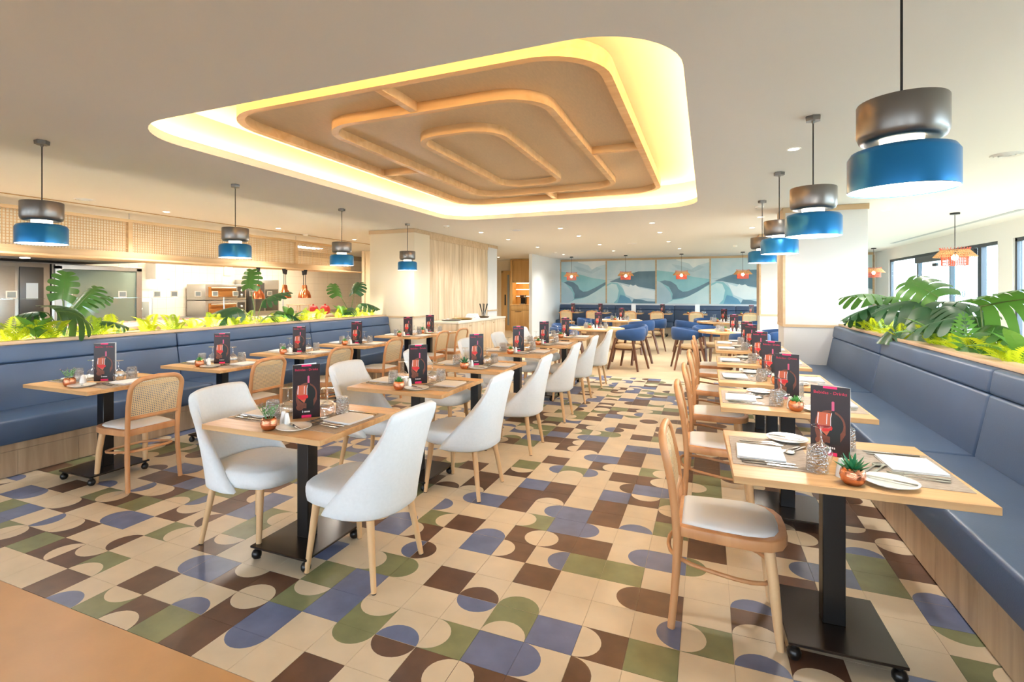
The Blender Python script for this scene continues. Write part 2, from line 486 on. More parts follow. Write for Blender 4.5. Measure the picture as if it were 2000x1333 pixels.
# left pillar, right pillars
def pillar(name, x0, x1, y0, y1, label, edge=True, m=None):
    p = struct(MB().box(x0, x1, y0, y1, 0, CEIL).build(name, m or M_pillar, bev=0.012, seg=2), label, 'pillar')
    e = 0.006
    for z0, z1, nm in ((0.965, 1.0, 'oak_rail'), (CEIL - 0.075, CEIL - 0.003, 'oak_cornice')):
        b = MB(); a = 0.012
        b.box(x0 - a, x1 + a, y0 - a, y0 + e, z0, z1); b.box(x0 - a, x1 + a, y1 - e, y1 + a, z0, z1)
        b.box(x0 - a, x0 + e, y0, y1, z0, z1); b.box(x1 - e, x1 + a, y0, y1, z0, z1)
        b.build(nm, M_rail, p, smooth=False)
    if edge:
        MB().box(x0 - 0.01, x0 + 0.02, y0 - 0.01, y1 + 0.01, 1.0, CEIL - 0.07).build('oak_edge', M_rail, p, smooth=False)
    return p
pillar('wall_pillar_left', -5.345, -4.341, 6.5, 7.1, 'square white pillar with painted warm light at the far end of the left banquette', False, M_pillar_warm)
pillar('wall_pillar_right', 1.70, 2.69, 6.52, 7.12, 'broad white pillar with oak edge at the end of the right banquette')
pillar('wall_pillar_far', 1.70, 2.69, 10.1, 10.7, 'white pillar with oak edge between the round tables and the mural')
pillar('wall_pillar_inner', -5.0, -4.341, 10.03, 10.64, 'white pillar beyond the oak sliding panels', False)
# oak sliding panel wall: every board is a piece
ow = struct(MB().box(-4.6, -4.40, 7.1, 10.03, 0, CEIL).build('wall_oak', M_oak, smooth=False), 'pale oak sliding panel wall behind the sideboard', 'wall')
for y0, y1 in ((7.115, 8.545), (8.565, 10.015)):
    n = 12; wd = (y1 - y0) / n
    for k in range(n):
        MB().box(-4.40, -4.352 + 0.004 * (k % 2), y0 + k * wd + 0.001, y0 + (k + 1) * wd - 0.001, 0.02, 2.5).build('oak_board', M_oak, ow, smooth=False)
MB().box(-4.40, -4.335, 7.1, 10.03, 2.5, CEIL - 0.003).build('oak_pelmet', M_rail, ow, smooth=False)
MB().box(-4.40, -4.345, 8.546, 8.564, 0.02, 2.5).build('centre_strip', mat('dark_strip', rgb(150, 118, 84), 0.5), ow, smooth=False)
# corridor opening, then the white wall that runs to the mural
wall('wall_inner', [(-4.44, -4.34, 13.55, BW, 0, CEIL)], M_white, 'white wall end beside the corridor and far bench')
wc = wall('wall_corridor', [(-8.6, -4.44, 16.35, 16.45, 0, CEIL), (-8.6, -8.5, 10.6, 16.35, 0, CEIL), (-8.5, -5.0, 10.64, 10.7, 0, CEIL)], mat('cream_plaster', rgb(238, 222, 194), 0.8), 'cream corridor wall behind the service cabinet')
wall('wall_front', [(-14, 5.5, -7.1, -7, 0, 0.9), (-14, 5.5, -7.1, -7, 2.2, CEIL)] + [(x, x + 1.5, -7.1, -7, 0.9, 2.2) for x in (-14, -10.5, -7, -3.5, 0, 3.5)], M_white, 'unseen white rear wall with window openings sized for fill light')  # unseen wall; its openings are sized to set the light from behind
wall('wall_left', [(-14.1, -14, -7, 13.2, 0, CEIL)], M_white, 'plain white wall at the left of the entrance area')
# right wall: header, piers
RX = 5.36
wr = wall('wall_right', [(RX, RX + 0.14, -7, BW + 0.15, 2.35, CEIL), (RX, RX + 0.14, 9.42, 9.9, 0, 2.35), (RX, RX + 0.14, 15.75, BW, 0, 2.35), (RX, RX + 0.14, 3.2, 4.4, 0, 2.35), (RX, RX + 0.14, -7, -1.4, 0, 2.35)], M_white, 'white right wall with tall glazed doors and windows')
M_alu = mat('dark_grey_aluminium', rgb(74, 80, 86), 0.4, 0.6)
M_pane = thin_glass('window_pane', (0.93, 0.97, 0.97, 1), 0.03)
def glazing(name, y0, y1, mull, label, cat, head=2.35):
    t = MB()
    f = 0.06
    t.box(RX + 0.03, RX + 0.10, y0, y1, head - f, head); t.box(RX + 0.03, RX + 0.10, y0, y1, 0, f)
    t.box(RX + 0.03, RX + 0.10, y0, y0 + f, 0, head); t.box(RX + 0.03, RX + 0.10, y1 - f, y1, 0, head)
    o = struct(t.build(name, M_alu, smooth=False), label, cat)
    for y, wd in mull:
        MB().box(RX + 0.025, RX + 0.105, y - wd / 2, y + wd / 2, f, head - f).build('mullion', M_alu, o, smooth=False)
    ys = [y0 + f] + [y for y, wd in mull] + [y1 - f]
    for a, c in zip(ys, ys[1:]):
        MB().box(RX + 0.06, RX + 0.068, a + 0.01, c - 0.01, f, head - f).build('pane', M_pane, o, smooth=False)
    return o
d1 = glazing('door_1', 9.9, 15.75, [(13.7, 0.10), (11.9, 0.05), (10.62, 0.14)], 'dark framed sliding glass doors in the right wall', 'door')
MB().box(RX - 0.03, RX + 0.03, 10.7, 13.7, 2.14, 2.28).build('door_operator', M_alu, d1, bev=0.006)
MB().box(RX + 0.0, RX + 0.05, 12.55, 12.75, 2.03, 2.10).build('door_sensor', mat('sensor_black', rgb(30, 30, 32), 0.4), d1, bev=0.004)
glazing('window_1', 4.4, 9.42, [(7.9, 0.07), (6.2, 0.07)], 'dark framed floor to ceiling window beside the glass doors', 'window')
glazing('window_2', -1.4, 3.2, [(0.9, 0.07)], 'unseen dark framed window by the near end of the right banquette, added for daylight', 'window')  # out of view, kept for the cool light it throws on the chairs
# sticker rings on the glass doors
b = MB()
for k, y in enumerate((11.75, 11.55, 11.35)):
    b.tube([(RX + 0.054, y + 0.06 * math.cos(a * PI / 8), 1.42 + 0.06 * math.sin(a * PI / 8)) for a in range(16)], 0.008, 6, closed=True)
b.build('door_sticker', mat('sticker_grey', rgb(120, 150, 165), 0.5), d1)
struct(MB().box(5.52, 40, -40, 50, -0.12, -0.04).box(-50, 5.52, -40, -7.12, -0.12, -0.04).build('floor_terrace', mat('terrace_paving', rgb(128, 126, 116), 0.8, var=(0.6, 0.08), coords='World'), smooth=False), 'paved terrace outside the glass doors, with unseen dark ground added behind the rear wall', 'terrace')  # darkened, and ground added unseen behind, to dim light on the ceiling
# air slot in the ceiling
tag(MB().box(4.84, 4.92, 8.0, 13.7, CEIL - 0.006, CEIL + 0.004).build('air_slot', mat('slot_grey', rgb(170, 176, 182), 0.6), smooth=False), 'long grey linear air slot in the ceiling near the glass doors', 'air vent')
# mural: battens, panels with flat painted hills
def wc_mat(name, c, c2):
    m = bpy.data.materials.new(name); m.use_nodes = True; t = m.node_tree; p = t.nodes['Principled BSDF']
    p.inputs['Roughness'].default_value = 0.7
    tc = t.nodes.new('ShaderNodeTexCoord'); n = t.nodes.new('ShaderNodeTexNoise'); n.inputs['Scale'].default_value = 1.6; n.inputs['Detail'].default_value = 7
    r = t.nodes.new('ShaderNodeValToRGB'); r.color_ramp.elements[0].position = 0.32; r.color_ramp.elements[1].position = 0.68
    r.color_ramp.elements[0].color = c; r.color_ramp.elements[1].color = c2
    t.links.new(tc.outputs['Object'], n.inputs['Vector']); t.links.new(n.outputs['Fac'], r.inputs['Fac']); t.links.new(r.outputs['Color'], p.inputs['Base Color'])
    return m
WCM = [wc_mat('wash_sky', rgb(176, 205, 216), rgb(206, 220, 226)), wc_mat('wash_teal', rgb(128, 186, 196), rgb(160, 206, 212)),
       wc_mat('wash_slate', rgb(92, 122, 140), rgb(118, 146, 162)), wc_mat('wash_pale', rgb(186, 218, 222), rgb(214, 230, 230)),
       wc_mat('wash_grey', rgb(164, 192, 204), rgb(186, 208, 216)), wc_mat('wash_blue', rgb(96, 150, 180), rgb(124, 172, 198)),
       wc_mat('wash_white', rgb(216, 228, 232), rgb(232, 238, 238))]
# shapes in panel units (u 0..1 left-right, v 0..1 bottom-top): (layer colour, points)
PA = [(6, [(.38, .98), (.62, .90), (.7, .80), (.8, .86), (1, .92), (1, 1), (.38, 1)]),
      (4, [(.28, .9), (.5, .84), (.66, .76), (.8, .86), (.92, .82), (.7, .7), (.4, .78)]),
      (1, [(0, .76), (.2, .73), (.45, .68), (.7, .6), (1, .55), (1, .02), (0, .02)]),
      (4, [(0, .52), (.1, .47), (.26, .26), (.3, .1), (.2, 0), (0, 0)]),
      (2, [(.06, .5), (.16, .53), (.28, .5), (.38, .42), (.42, .33), (.5, .27), (.6, .28), (.76, .36), (1, .5), (1, .44), (.76, .26), (.6, .16), (.45, .12), (.3, .1), (.31, .22), (.24, .38), (.14, .44)]),
      (3, [(.18, 0), (.32, .08), (.5, .11), (.62, .17), (.8, .28), (1, .42), (1, 0)])]
PB = [(4, [(0, .56), (.2, .58), (.6, .74), (.64, .52), (.2, .5)]),
      (2, [(.05, .5), (.2, .57), (.42, .66), (.66, .74), (1, .745), (1, .32), (.7, .38), (.4, .45), (.2, .5)]),
      (1, [(0, .44), (.1, .5), (.22, .48), (.34, .34), (.4, .14), (.34, 0), (0, 0)]),
      (3, [(0, .4), (.1, .46), (.2, .44), (.25, .3), (.22, .1), (.14, 0), (0, 0)]),
      (6, [(.3, .45), (.46, .38), (.5, .44), (.54, .4), (.6, .43), (.68, .36), (.84, .33), (1, .29), (1, .1), (.8, .12), (.6, .1), (.4, .2)]),
      (5, [(.22, 0), (.28, .2), (.36, .18), (.48, .11), (.54, 0)]),
      (2, [(.52, 0), (.56, .1), (.7, .09), (.85, .05), (1, .045), (1, 0)])]
BX = [-4.33, -2.64, -0.93, 0.80, 2.55, 4.1, 5.3]
for k in range(6):
    x0, x1 = BX[k] + 0.025, BX[k + 1] - 0.025; z0, z1 = 1.05, 2.57
    mp = thing('mural_panel', ((x0 + x1) / 2, BW - 0.012, z0), 0,
               ['pale blue painted mountain mural panel beside the white wall end', 'mural panel of slate hills and pale snow, second from the white wall end',
                'mural panel with dark teal ridge, third from the white wall end', 'mural panel of slate hills, fourth from the white wall end and before the pillar',
                'mural panel hidden behind the white pillars', 'mural panel of blue hills beside the glass doors'][k], 'mural', 'painted mural panels on the back wall')
    wd, ht = x1 - x0, z1 - z0
    MB().box(-wd / 2, wd / 2, -0.006, 0.010, 0, ht).build('panel_board', WCM[0], mp, smooth=False)
    b = MB()
    for q, (ci, P) in enumerate(PA if k % 2 == 0 else PB):
        b.add([((u - 0.5) * wd, -0.0065 - 0.0006 * q, v * ht) for u, v in P], [tuple(range(len(P)))], ci)
    b.build('painted_hill', WCM, mp, smooth=False)
for k, x in enumerate(BX):
    struct(MB().box(x - 0.025, x + 0.025, BW - 0.03, BW - 0.001, 1.05, 2.57).build('trim_%d' % (k + 1), M_rail, smooth=False), ORD[k] + ' upright oak batten between mural panels from the white wall end', 'trim')
struct(MB().box(-4.33, 5.3, BW - 0.03, BW - 0.001, 2.575, CEIL - 0.003).build('trim_8', M_rail, smooth=False), 'long oak rail above the mural panels', 'trim')

# ------------------------------------------------------------------ kitchen behind the left banquette
M_steel = mat('brushed_steel', rgb(176, 176, 174), 0.32, 0.9, var=(20, 0.06, (1, 1, 12)))
M_steeld = mat('dark_steel', rgb(92, 92, 92), 0.35, 0.8)
M_ktile = mat('kitchen_tile', rgb(236, 226, 210), 0.25)
M_ktile2 = mat('white_wall_tile', rgb(232, 234, 234), 0.25)
M_kgrout = mat('kitchen_grout', rgb(178, 166, 148), 0.8)
KX = -10.2
kw = struct(MB().box(KX - 0.15, KX - 0.006, -3, 13.2, 0, CEIL).build('wall_kitchen', M_kgrout, smooth=False), 'kitchen wall covered with square cream tiles', 'wall')
tm = MB().box(0, 0.010, -0.0985, 0.0985, -0.0985, 0.0985).mesh('wall_tile', M_ktile, smooth=False)
n = 0
for k in range(8):
    for q in range(23):
        z, y = 0.9 + 0.1 + 0.2 * k, 3.9 + 0.2 * q
        if z > 2.6: continue
        link('tile', tm, kw, (KX - 0.008, y, z)); n += 1
b = MB()
for k in range(8):
    for y in [1.1 + 0.2 * q for q in range(14)] + [8.5 + 0.2 * q for q in range(23)]:
        b.box(KX - 0.008, KX + 0.002, y - 0.0985, y + 0.0985, 0.9 + 0.2 * k + 0.0015, 1.1 + 0.2 * k - 0.0015)
o = b.build('tile_field', M_ktile, kw, smooth=False); o['kind'] = 'stuff'
# far tiled wall with a window
FY = 13.2
kf = struct(MB().box(-14, -11.9, FY, FY + 0.12, 0, CEIL).box(-11.9, -8.6, FY, FY + 0.12, 2.35, CEIL).box(-11.3, -8.6, FY, FY + 0.12, 0, 2.35).build('wall_kitchen_far', M_kgrout, smooth=False), 'far kitchen wall of small white tiles beyond the buffet', 'wall')
tm2 = MB().box(-0.098, 0.098, -0.010, 0, -0.098, 0.098).mesh('wall_tile_white', M_ktile2, smooth=False)
for k in range(9):
    for q in range(13):
        link('tile', tm2, kf, (-11.2 + 0.2 * q, FY, 0.9 + 0.2 * k))
struct(MB().box(-11.9, -11.82, FY - 0.03, FY + 0.10, 0, 2.35).box(-11.38, -11.3, FY - 0.03, FY + 0.10, 0, 2.35).box(-11.9, -11.3, FY - 0.03, FY + 0.1, 2.27, 2.35).build('door_2', M_rail, smooth=False), 'oak framed glazed doorway at the far end of the buffet', 'door')
# hanging lattice screen
M_lat = wood('lattice_oak', rgb(206, 174, 132), rgb(226, 200, 160), 0.5, 'y', 12)
ls = thing('lattice_screen', (-7.4, 0, 0), 0, 'long oak lattice screen hanging above the open kitchen counter', 'screen')
Y0, Y1 = -1.0, 8.5
MB().box(-0.03, 0.03, Y0, Y1, 2.515, 2.56).build('top_rail', M_lat, ls, bev=0.003)
MB().box(-0.05, 0.05, Y0, Y1, 1.95, 2.06).build('bottom_rail', M_lat, ls, bev=0.003)
MB().box(-0.25, 0.30, Y0, Y1 + 0.12, 1.925, 1.95).build('bottom_shelf', M_lat, ls, bev=0.003)
posts = [-1.0, 3.25, 6.71, 8.47]
for y in posts: MB().box(-0.032, 0.032, y - 0.03, y + 0.03, 2.06, 2.515).build('post', M_lat, ls, smooth=False)
for ya, yb in zip(posts, posts[1:]):
    b = MB(); y = ya + 0.05
    while y < yb - 0.04:
        b.box(-0.005, 0.005, y - 0.004, y + 0.004, 2.06, 2.515); y += 0.038
    z = 2.08
    while z < 2.51:
        b.box(-0.005, 0.005, ya + 0.03, yb - 0.03, z - 0.004, z + 0.004); z += 0.038
    o = b.build('lattice', M_lat, ls, smooth=False); o['kind'] = 'stuff'
msh = mat('diffuser_sheet', rgb(244, 240, 232), 0.7)
tn = msh.node_tree; tl = tn.nodes.new('ShaderNodeBsdfTranslucent'); tl.inputs['Color'].default_value = rgb(246, 240, 228)
mx = tn.nodes.new('ShaderNodeMixShader'); mx.inputs['Fac'].default_value = 0.6
tn.links.new(tn.nodes['Principled BSDF'].outputs[0], mx.inputs[1]); tn.links.new(tl.outputs[0], mx.inputs[2]); tn.links.new(mx.outputs[0], [q for q in tn.nodes if q.type == 'OUTPUT_MATERIAL'][0].inputs['Surface'])
for ya, yb in zip(posts[:2], posts[1:3]):
    MB().box(-0.030, -0.024, ya + 0.03, yb - 0.03, 2.06, 2.515).build('diffuser_sheet', msh, ls, smooth=False)
for y in (-0.5, 3.25, 6.71, 8.3):
    MB().tube([(0, y, 2.55), (0, y, CEIL)], 0.008).build('hanger_rod', M_steel, ls)
tag(MB().box(-7.09, -7.05, -1, 9.5, CEIL - 0.008, CEIL + 0.01).build('shadow_gap', mat('gap_tan', rgb(172, 144, 108), 0.7), smooth=False), 'thin tan shadow gap line in the ceiling in front of the lattice', 'ceiling trim')
# buffet counter
bc = thing('buffet_counter', (-7.6, 3.5, 0), 0, 'oak buffet counter with pale stone top in front of the open kitchen', 'counter')
MB().box(-0.35, 0.35, -4.4, 4.3, 0.08, 0.90).build('body', M_oak, bc, smooth=False)
MB().box(-0.45, 0.45, -4.5, 4.4, 0.90, 0.945).build('stone_top', mat('warm_stone', rgb(236, 214, 190), 0.3, var=(6, .05)), bc, bev=0.004)
MB().box(-0.30, 0.30, -4.3, 4.2, 0, 0.08).build('plinth', M_steeld, bc, smooth=False)
for k in range(9):
    y = -3.9 + k * 0.95
    MB().box(0.352, 0.362, y - 0.46, y + 0.46, 0.1, 0.89).build('front_panel', M_oak, bc, smooth=False)
# glass food guard on posts
fg = thing('food_guard', (-7.75, 3.6, 0.945), 0, 'glass shelf food guard standing on steel posts along the buffet counter', 'food guard')
MB().box(-0.18, 0.18, -2.6, 3.3, 0.415, 0.427).build('glass_shelf', thin_glass('guard_glass', (0.93, 0.97, 0.94, 1), 0.06), fg, smooth=False)
for y in (-2.5, -1.1, 0.3, 1.7, 3.2):
    MB().tube([(-0.1, y, 0), (-0.1, y, 0.41)], 0.012).build('post', M_steel, fg)
M_frame = mat('sign_white', rgb(232, 228, 220), 0.5)
M_card = mat('sign_card', rgb(150, 160, 160), 0.6)
for k, y in enumerate((1.95, 2.6, 3.35, 3.9, 4.2, 4.65, 5.0, 5.45, 5.85, 6.3)):
    t = thing('buffet_sign', (-7.72, y, 1.372), R(-12), ORD[k] + ' small framed dish sign along the glass shelf of the buffet', 'sign', 'dish signs on the food guard')
    MB().box(-0.008, 0.008, -0.055, 0.055, 0, 0.10).build('frame', M_frame, t, bev=0.003)
    MB().box(0.0085, 0.0095, -0.042, 0.042, 0.014, 0.086).build('card', M_card, t, smooth=False)
M_red = mat('red_food_light', rgb(214, 120, 112), 0.5)
for k, y in enumerate((2.5, 3.3, 4.1, 4.9)):
    t = thing('food_tray', (-7.48, y, 0.945), 0, ORD[k] + ' shallow cream serving tray with reddish food on the buffet counter', 'tray', 'trays on the buffet')
    MB().box(-0.16, 0.16, -0.30, 0.30, 0, 0.012).box(-0.16, -0.15, -0.3, 0.3, 0.012, 0.05).box(0.15, 0.16, -0.3, 0.3, 0.012, 0.05).box(-0.15, 0.15, -0.3, -0.29, 0.012, 0.05).box(-0.15, 0.15, 0.29, 0.3, 0.012, 0.05).build('tray', M_frame, t, smooth=False)
    b = MB()
    for q in range(10):
        b.lathe([(0.001, 0.012), (0.045, 0.02), (0.05, 0.04), (0.03, 0.055), (0.001, 0.06)], 8, M=Matrix.Translation((-0.08 + 0.16 * (q % 2), -0.24 + 0.118 * (q // 2), 0)))
    o = b.build('food', M_red, t); o['kind'] = 'stuff'
# work counter along the tiled wall, sink tap, ovens, hood, pass
wcn = thing('work_counter', (-9.85, 5.6, 0), 0, 'stainless steel work counter along the tiled kitchen wall', 'counter')
MB().box(-0.30, 0.30, -0.78, 4.2, 0.1, 0.86).build('cabinet', M_steel, wcn, smooth=False)
MB().box(-0.33, 0.36, -0.82, 4.25, 0.86, 0.90).build('worktop', M_steel, wcn, bev=0.004)
for k in range(5):
    MB().box(0.301, 0.312, -0.76 + k * 1.0, 0.20 + k * 1.0 if k < 4 else 4.18, 0.14, 0.84).build('cabinet_door', M_steel, wcn, smooth=False)
MB().box(-0.25, 0.25, -0.75, 4.15, 0, 0.1).build('plinth', M_steeld, wcn, smooth=False)
tp = thing('kitchen_tap', (-9.75, 5.05, 0.90), 0, 'chrome lever tap standing on the steel work counter', 'tap')
MB().tube([(0, 0, 0), (0, 0, 0.20)], 0.02).build('tap_body', M_steel, tp)
MB().tube([(0, 0, 0.18), (0.05, -0.05, 0.24), (0.14, -0.16, 0.26), (0.17, -0.2, 0.2)], 0.012).build('spout', M_steel, tp)
MB().tube([(0, 0, 0.2), (-0.04, 0.05, 0.30)], 0.008).build('lever', M_steel, tp)
for k, (y0, z0, lab) in enumerate(((6.75, 0.90, 'lower steel deck oven with bronze glass door on the work counter'), (6.75, 1.27, 'upper steel deck oven with bronze glass door, stacked on the other oven'))):
    t = thing('deck_oven', (-9.80, y0, z0), 0, lab, 'oven', 'stacked deck ovens')
    MB().box(-0.3, 0.3, -0.55, 0.55, 0, 0.36).build('body', M_steel, t, bev=0.01)
    MB().box(0.30, 0.315, -0.48, 0.25, 0.07, 0.30).build('door', mat('bronze_glass', rgb(150, 104, 58), 0.15, 0.4), t, bev=0.005)
    MB().tube([(0.35, -0.44, 0.28), (0.35, 0.21, 0.28)], 0.012).build('handle', M_steel, t)
    MB().box(0.30, 0.31, 0.30, 0.5, 0.05, 0.31).build('control_panel', M_steeld, t, smooth=False)
    for z in (0.12, 0.22): MB().lathe([(0.025, 0), (0.022, 0.02)], 12, M=Matrix.Translation((0.31, 0.4, z)) @ Matrix.Rotation(PI / 2, 4, 'Y')).build('knob', M_frame, t)
t = thing('combi_oven', (-9.85, 7.95, 0.90), 0, 'tall steel combi oven with dark glass door and round dial', 'oven')
MB().box(-0.33, 0.33, -0.4, 0.4, 0, 0.86).build('body', M_steel, t, bev=0.012)
MB().box(0.33, 0.345, -0.05, 0.36, 0.08, 0.62).build('door', mat('dark_glass', rgb(60, 58, 52), 0.1), t, bev=0.006)
MB().box(0.33, 0.342, -0.36, -0.09, 0.08, 0.78).build('control_panel', M_steeld, t, bev=0.004)
MB().lathe([(0.05, 0), (0.045, 0.03)], 16, M=Matrix.Translation((0.342, -0.22, 0.55)) @ Matrix.Rotation(PI / 2, 4, 'Y')).build('dial', M_steel, t)
t = thing('range_hood', (-9.4, 1.9, 1.98), 0, 'big stainless steel extractor hood over the left end of the kitchen', 'hood')
b = MB(); lo = [(-0.75, -2.6), (0.95, -2.6), (0.95, 2.35), (-0.75, 2.35)]; hi = [(-0.75, -2.6), (0.5, -2.6), (0.5, 1.9), (-0.75, 1.9)]
b.ring([loop3(lo, 0), loop3(lo, 0.10), loop3(hi, 0.42)]); b.build('canopy', M_steel, t, smooth=False)
MB().box(-0.7, 0.9, -2.5, 2.25, -0.004, 0.004).build('filter_panel', mat('filter', rgb(120, 116, 108), 0.4, 0.8, var=(30, .2, (1, 6, 1))), t, smooth=False)
for y in (-0.9, 0.7): MB().lathe([(0.06, -0.012), (0.06, -0.004)], 14, M=Matrix.Translation((0.6, y, 0))).build('hood_lamp', emit('hood_lamp', (1, .9, .75, 1), 12), t)
for y in (-2.0, 1.5): MB().tube([(0, y, 0.40), (0, y, CEIL - 1.98)], 0.015).build('hanger_rod', M_steel, t)
# steel pass with glazed fridge doors
t = thing('glass_fridge', (-9.75, 4.0, 0), 0, 'tall steel framed upright fridge with glass door under the hood edge', 'fridge')
MB().box(-0.4, 0.35, -0.75, 0.75, 0, 1.93).build('cabinet', M_steel, t, bev=0.01)
MB().box(0.352, 0.37, -0.62, 0.62, 0.25, 1.85).build('glass_door', mat('fridge_glass', rgb(138, 156, 148), 0.12, 0.2), t, bev=0.004)
MB().box(0.35, 0.39, -0.72, -0.62, 0.2, 1.9).box(0.35, 0.39, 0.62, 0.72, 0.2, 1.9).box(0.35, 0.39, -0.72, 0.72, 1.85, 1.92).box(0.35, 0.39, -0.72, 0.72, 0.2, 0.26).build('door_frame', M_steel, t, smooth=False)
MB().tube([(0.41, -0.58, 0.9), (0.41, -0.58, 1.4)], 0.012).build('handle', M_steel, t)
t = thing('steel_cabinet', (-9.7, 2.5, 0), 0, 'tall stainless steel cabinet with dark control column beside the glass fridge', 'cabinet')
MB().box(-0.4, 0.35, -0.7, 0.7, 0, 1.93).build('cabinet', M_steel, t, bev=0.01)
MB().box(0.352, 0.372, 0.28, 0.6, 0.95, 1.86).build('control_column', M_steeld, t, bev=0.004)
MB().box(0.373, 0.378, 0.36, 0.52, 1.35, 1.6).build('display', mat('display_pale', rgb(210, 220, 226), 0.3), t, smooth=False)
MB().box(0.352, 0.366, -0.62, 0.22, 0.3, 1.86).build('cabinet_door', M_steel, t, bev=0.004)
t = thing('wall_cabinet', (-10.0, 5.5, 1.72), 0, 'small white box cabinet mounted on the kitchen tiles', 'cabinet')
MB().box(-0.198, 0.12, -0.16, 0.16, 0, 0.36).build('body', M_frame, t, bev=0.008)
MB().box(0.121, 0.130, -0.15, 0.15, 0.01, 0.35).build('door', M_frame, t, bev=0.003)
MB().box(-0.15, 0.1, -0.1, 0.1, -0.02, 0.0).build('under_lamp', emit('under_lamp', (1, .92, .8, 1), 4), t, smooth=False)
t = thing('white_box', (-9.85, 4.95, 0.90), 0, 'white countertop appliance beside the tap on the work counter', 'appliance')
MB().box(-0.25, 0.25, -0.2, 0.12, 0, 0.42).build('body', M_frame, t, bev=0.012)
MB().box(0.25, 0.262, -0.15, 0.06, 0.06, 0.36).build('front', M_card, t, bev=0.004)
# wall sconce on the tiles
t = thing('wall_light', (KX + 0.002, 7.35, 1.86), 0, 'glowing ribbed glass wall light on the kitchen tiles', 'lamp')
MB().box(0, 0.03, -0.10, 0.10, 0.0, 0.24).build('back_plate', M_frame, t, bev=0.004)
for k in range(5): MB().tube([(0.06, -0.08 + 0.04 * k, 0.01), (0.06, -0.08 + 0.04 * k, 0.23)], 0.018, 8).build('glass_rib', emit('rib_glow', (1, .88, .66, 1), 3), t)
# copper heat lamps over the buffet
M_cop = mat('copper', rgb(214, 128, 86), 0.22, 1.0)
M_blk = mat('black_metal', rgb(26, 26, 28), 0.4, 0.2)
hl = thing('heat_lamp', (0, 0, 0), 0, 'x', 'lamp', 'copper heat lamps hanging over the buffet')
MB().lathe([(0.03, 0.28), (0.04, 0.25), (0.05, 0.18), (0.11, 0.12), (0.14, 0.05), (0.145, 0.0), (0.135, 0.0), (0.13, 0.05), (0.10, 0.11), (0.04, 0.17), (0.02, 0.2)], 20).build('shade', M_cop, hl)
MB().tube([(0, 0, 0.27), (0, 0, 0.60)], 0.008, 6).build('cord', M_blk, hl)
MB().lathe([(0.05, 0.60), (0.03, 0.50)], 12).build('spool', M_blk, hl)
MB().lathe([(0.001, 0.06), (0.04, 0.08), (0.045, 0.12), (0.02, 0.16)], 12).build('bulb', emit('bulb_warm', (1, .7, .4, 1), 12), hl)
hl.scale = (0.8, 0.8, 1.0)
HP = Proto(hl)
for k, (x, y) in enumerate(((-7.2, 5.52), (-7.5, 5.80), (-7.2, 6.17), (-7.5, 6.52), (-7.2, 6.78), (-7.5, 7.04))):
    HP.put((x, y, 1.325), 0, ORD[k] + ' copper heat lamp on black cord hanging below the lattice screen', 'copper heat lamps hanging over the buffet')
# things beyond the buffet
M_redp = mat('red_lacquer', rgb(186, 44, 40), 0.4)
t = thing('serving_stand', (-7.5, 6.9, 0.945), 0, 'small wooden serving stand with dishes at the far end of the buffet', 'stand')
MB().box(-0.16, 0.16, -0.2, 0.2, 0.22, 0.24).build('board', M_rail, t, bev=0.003)
for x in (-0.13, 0.13):
    for y in (-0.17, 0.17): MB().tube([(x, y, 0), (x, y, 0.22)], 0.012).build('leg', M_rail, t)
for k, (x, y, lab) in enumerate(((-7.5, 7.35, 'red lacquer pot beside the wooden serving stand'), (-7.42, 7.65, 'red lacquer pot at the end of the buffet counter'))):
    t = thing('red_pot', (x, y, 0.945), 0, lab, 'pot', 'red pots on the buffet')
    MB().lathe([(0.07, 0), (0.11, 0.04), (0.12, 0.10), (0.10, 0.16)], 16).build('body', M_redp, t)
    MB().lathe([(0.105, 0.16), (0.08, 0.19), (0.02, 0.20), (0.02, 0.23), (0.001, 0.235)], 16).build('lid', M_redp, t)
    for s_ in (-1, 1): MB().tube([(0, s_ * 0.11, 0.11), (0, s_ * 0.15, 0.12), (0, s_ * 0.15, 0.14), (0, s_ * 0.11, 0.13)], 0.008, 6).build('handle', M_redp, t)
# light panels added out of view to brighten the kitchen
for k, (x, y) in enumerate(((-8.8, 1.2), (-8.8, 3.6), (-8.8, 6.0), (-8.8, 8.4))):
    t = thing('added_light_panel', (x, y, CEIL - 0.05), 0, ORD[k] + ' added flat light panel, out of view, over the kitchen aisle', 'lamp', 'added kitchen light panels')
    MB().box(-0.16, 0.16, -0.62, 0.62, 0.0, 0.05).build('housing', M_frame, t, bev=0.005)
    MB().box(-0.14, 0.14, -0.60, 0.60, -0.006, 0.0).build('diffuser', emit('diffuser_warm', (1, .86, .66, 1), 42), t, smooth=False)
# corridor: service cabinet and door
M_hon = wood('honey_oak', rgb(206, 160, 98), rgb(224, 184, 122), 0.45, 'z', 12)
t = thing('service_cabinet', (-5.15, 16.0, 0), 0, 'honey oak service cabinet with lit shelves at the end of the corridor', 'cabinet')
MB().box(-0.72, 0.68, -0.25, 0.3, 0.08, 0.96).build('base_body', M_hon, t, smooth=False)
MB().box(-0.70, 0.66, -0.22, 0.3, 0, 0.08).build('plinth', M_hon, t, smooth=False)
MB().box(-0.74, 0.68, -0.28, 0.3, 0.96, 1.0).build('worktop', M_hon, t, bev=0.003)
MB().box(-0.74, -0.66, -0.25, 0.3, 1.0, 2.6).build('side_panel', M_hon, t, smooth=False)
MB().box(-0.66, 0.68, 0.27, 0.3, 1.0, 2.6).build('back_panel', M_hon, t, smooth=False)
MB().box(-0.74, 0.68, -0.25, 0.3, 2.6, 2.64).build('top_panel', M_hon, t, smooth=False)
MB().box(-0.66, 0.68, -0.25, 0.27, 1.78, 1.83).build('oak_bridge', M_hon, t, smooth=False)
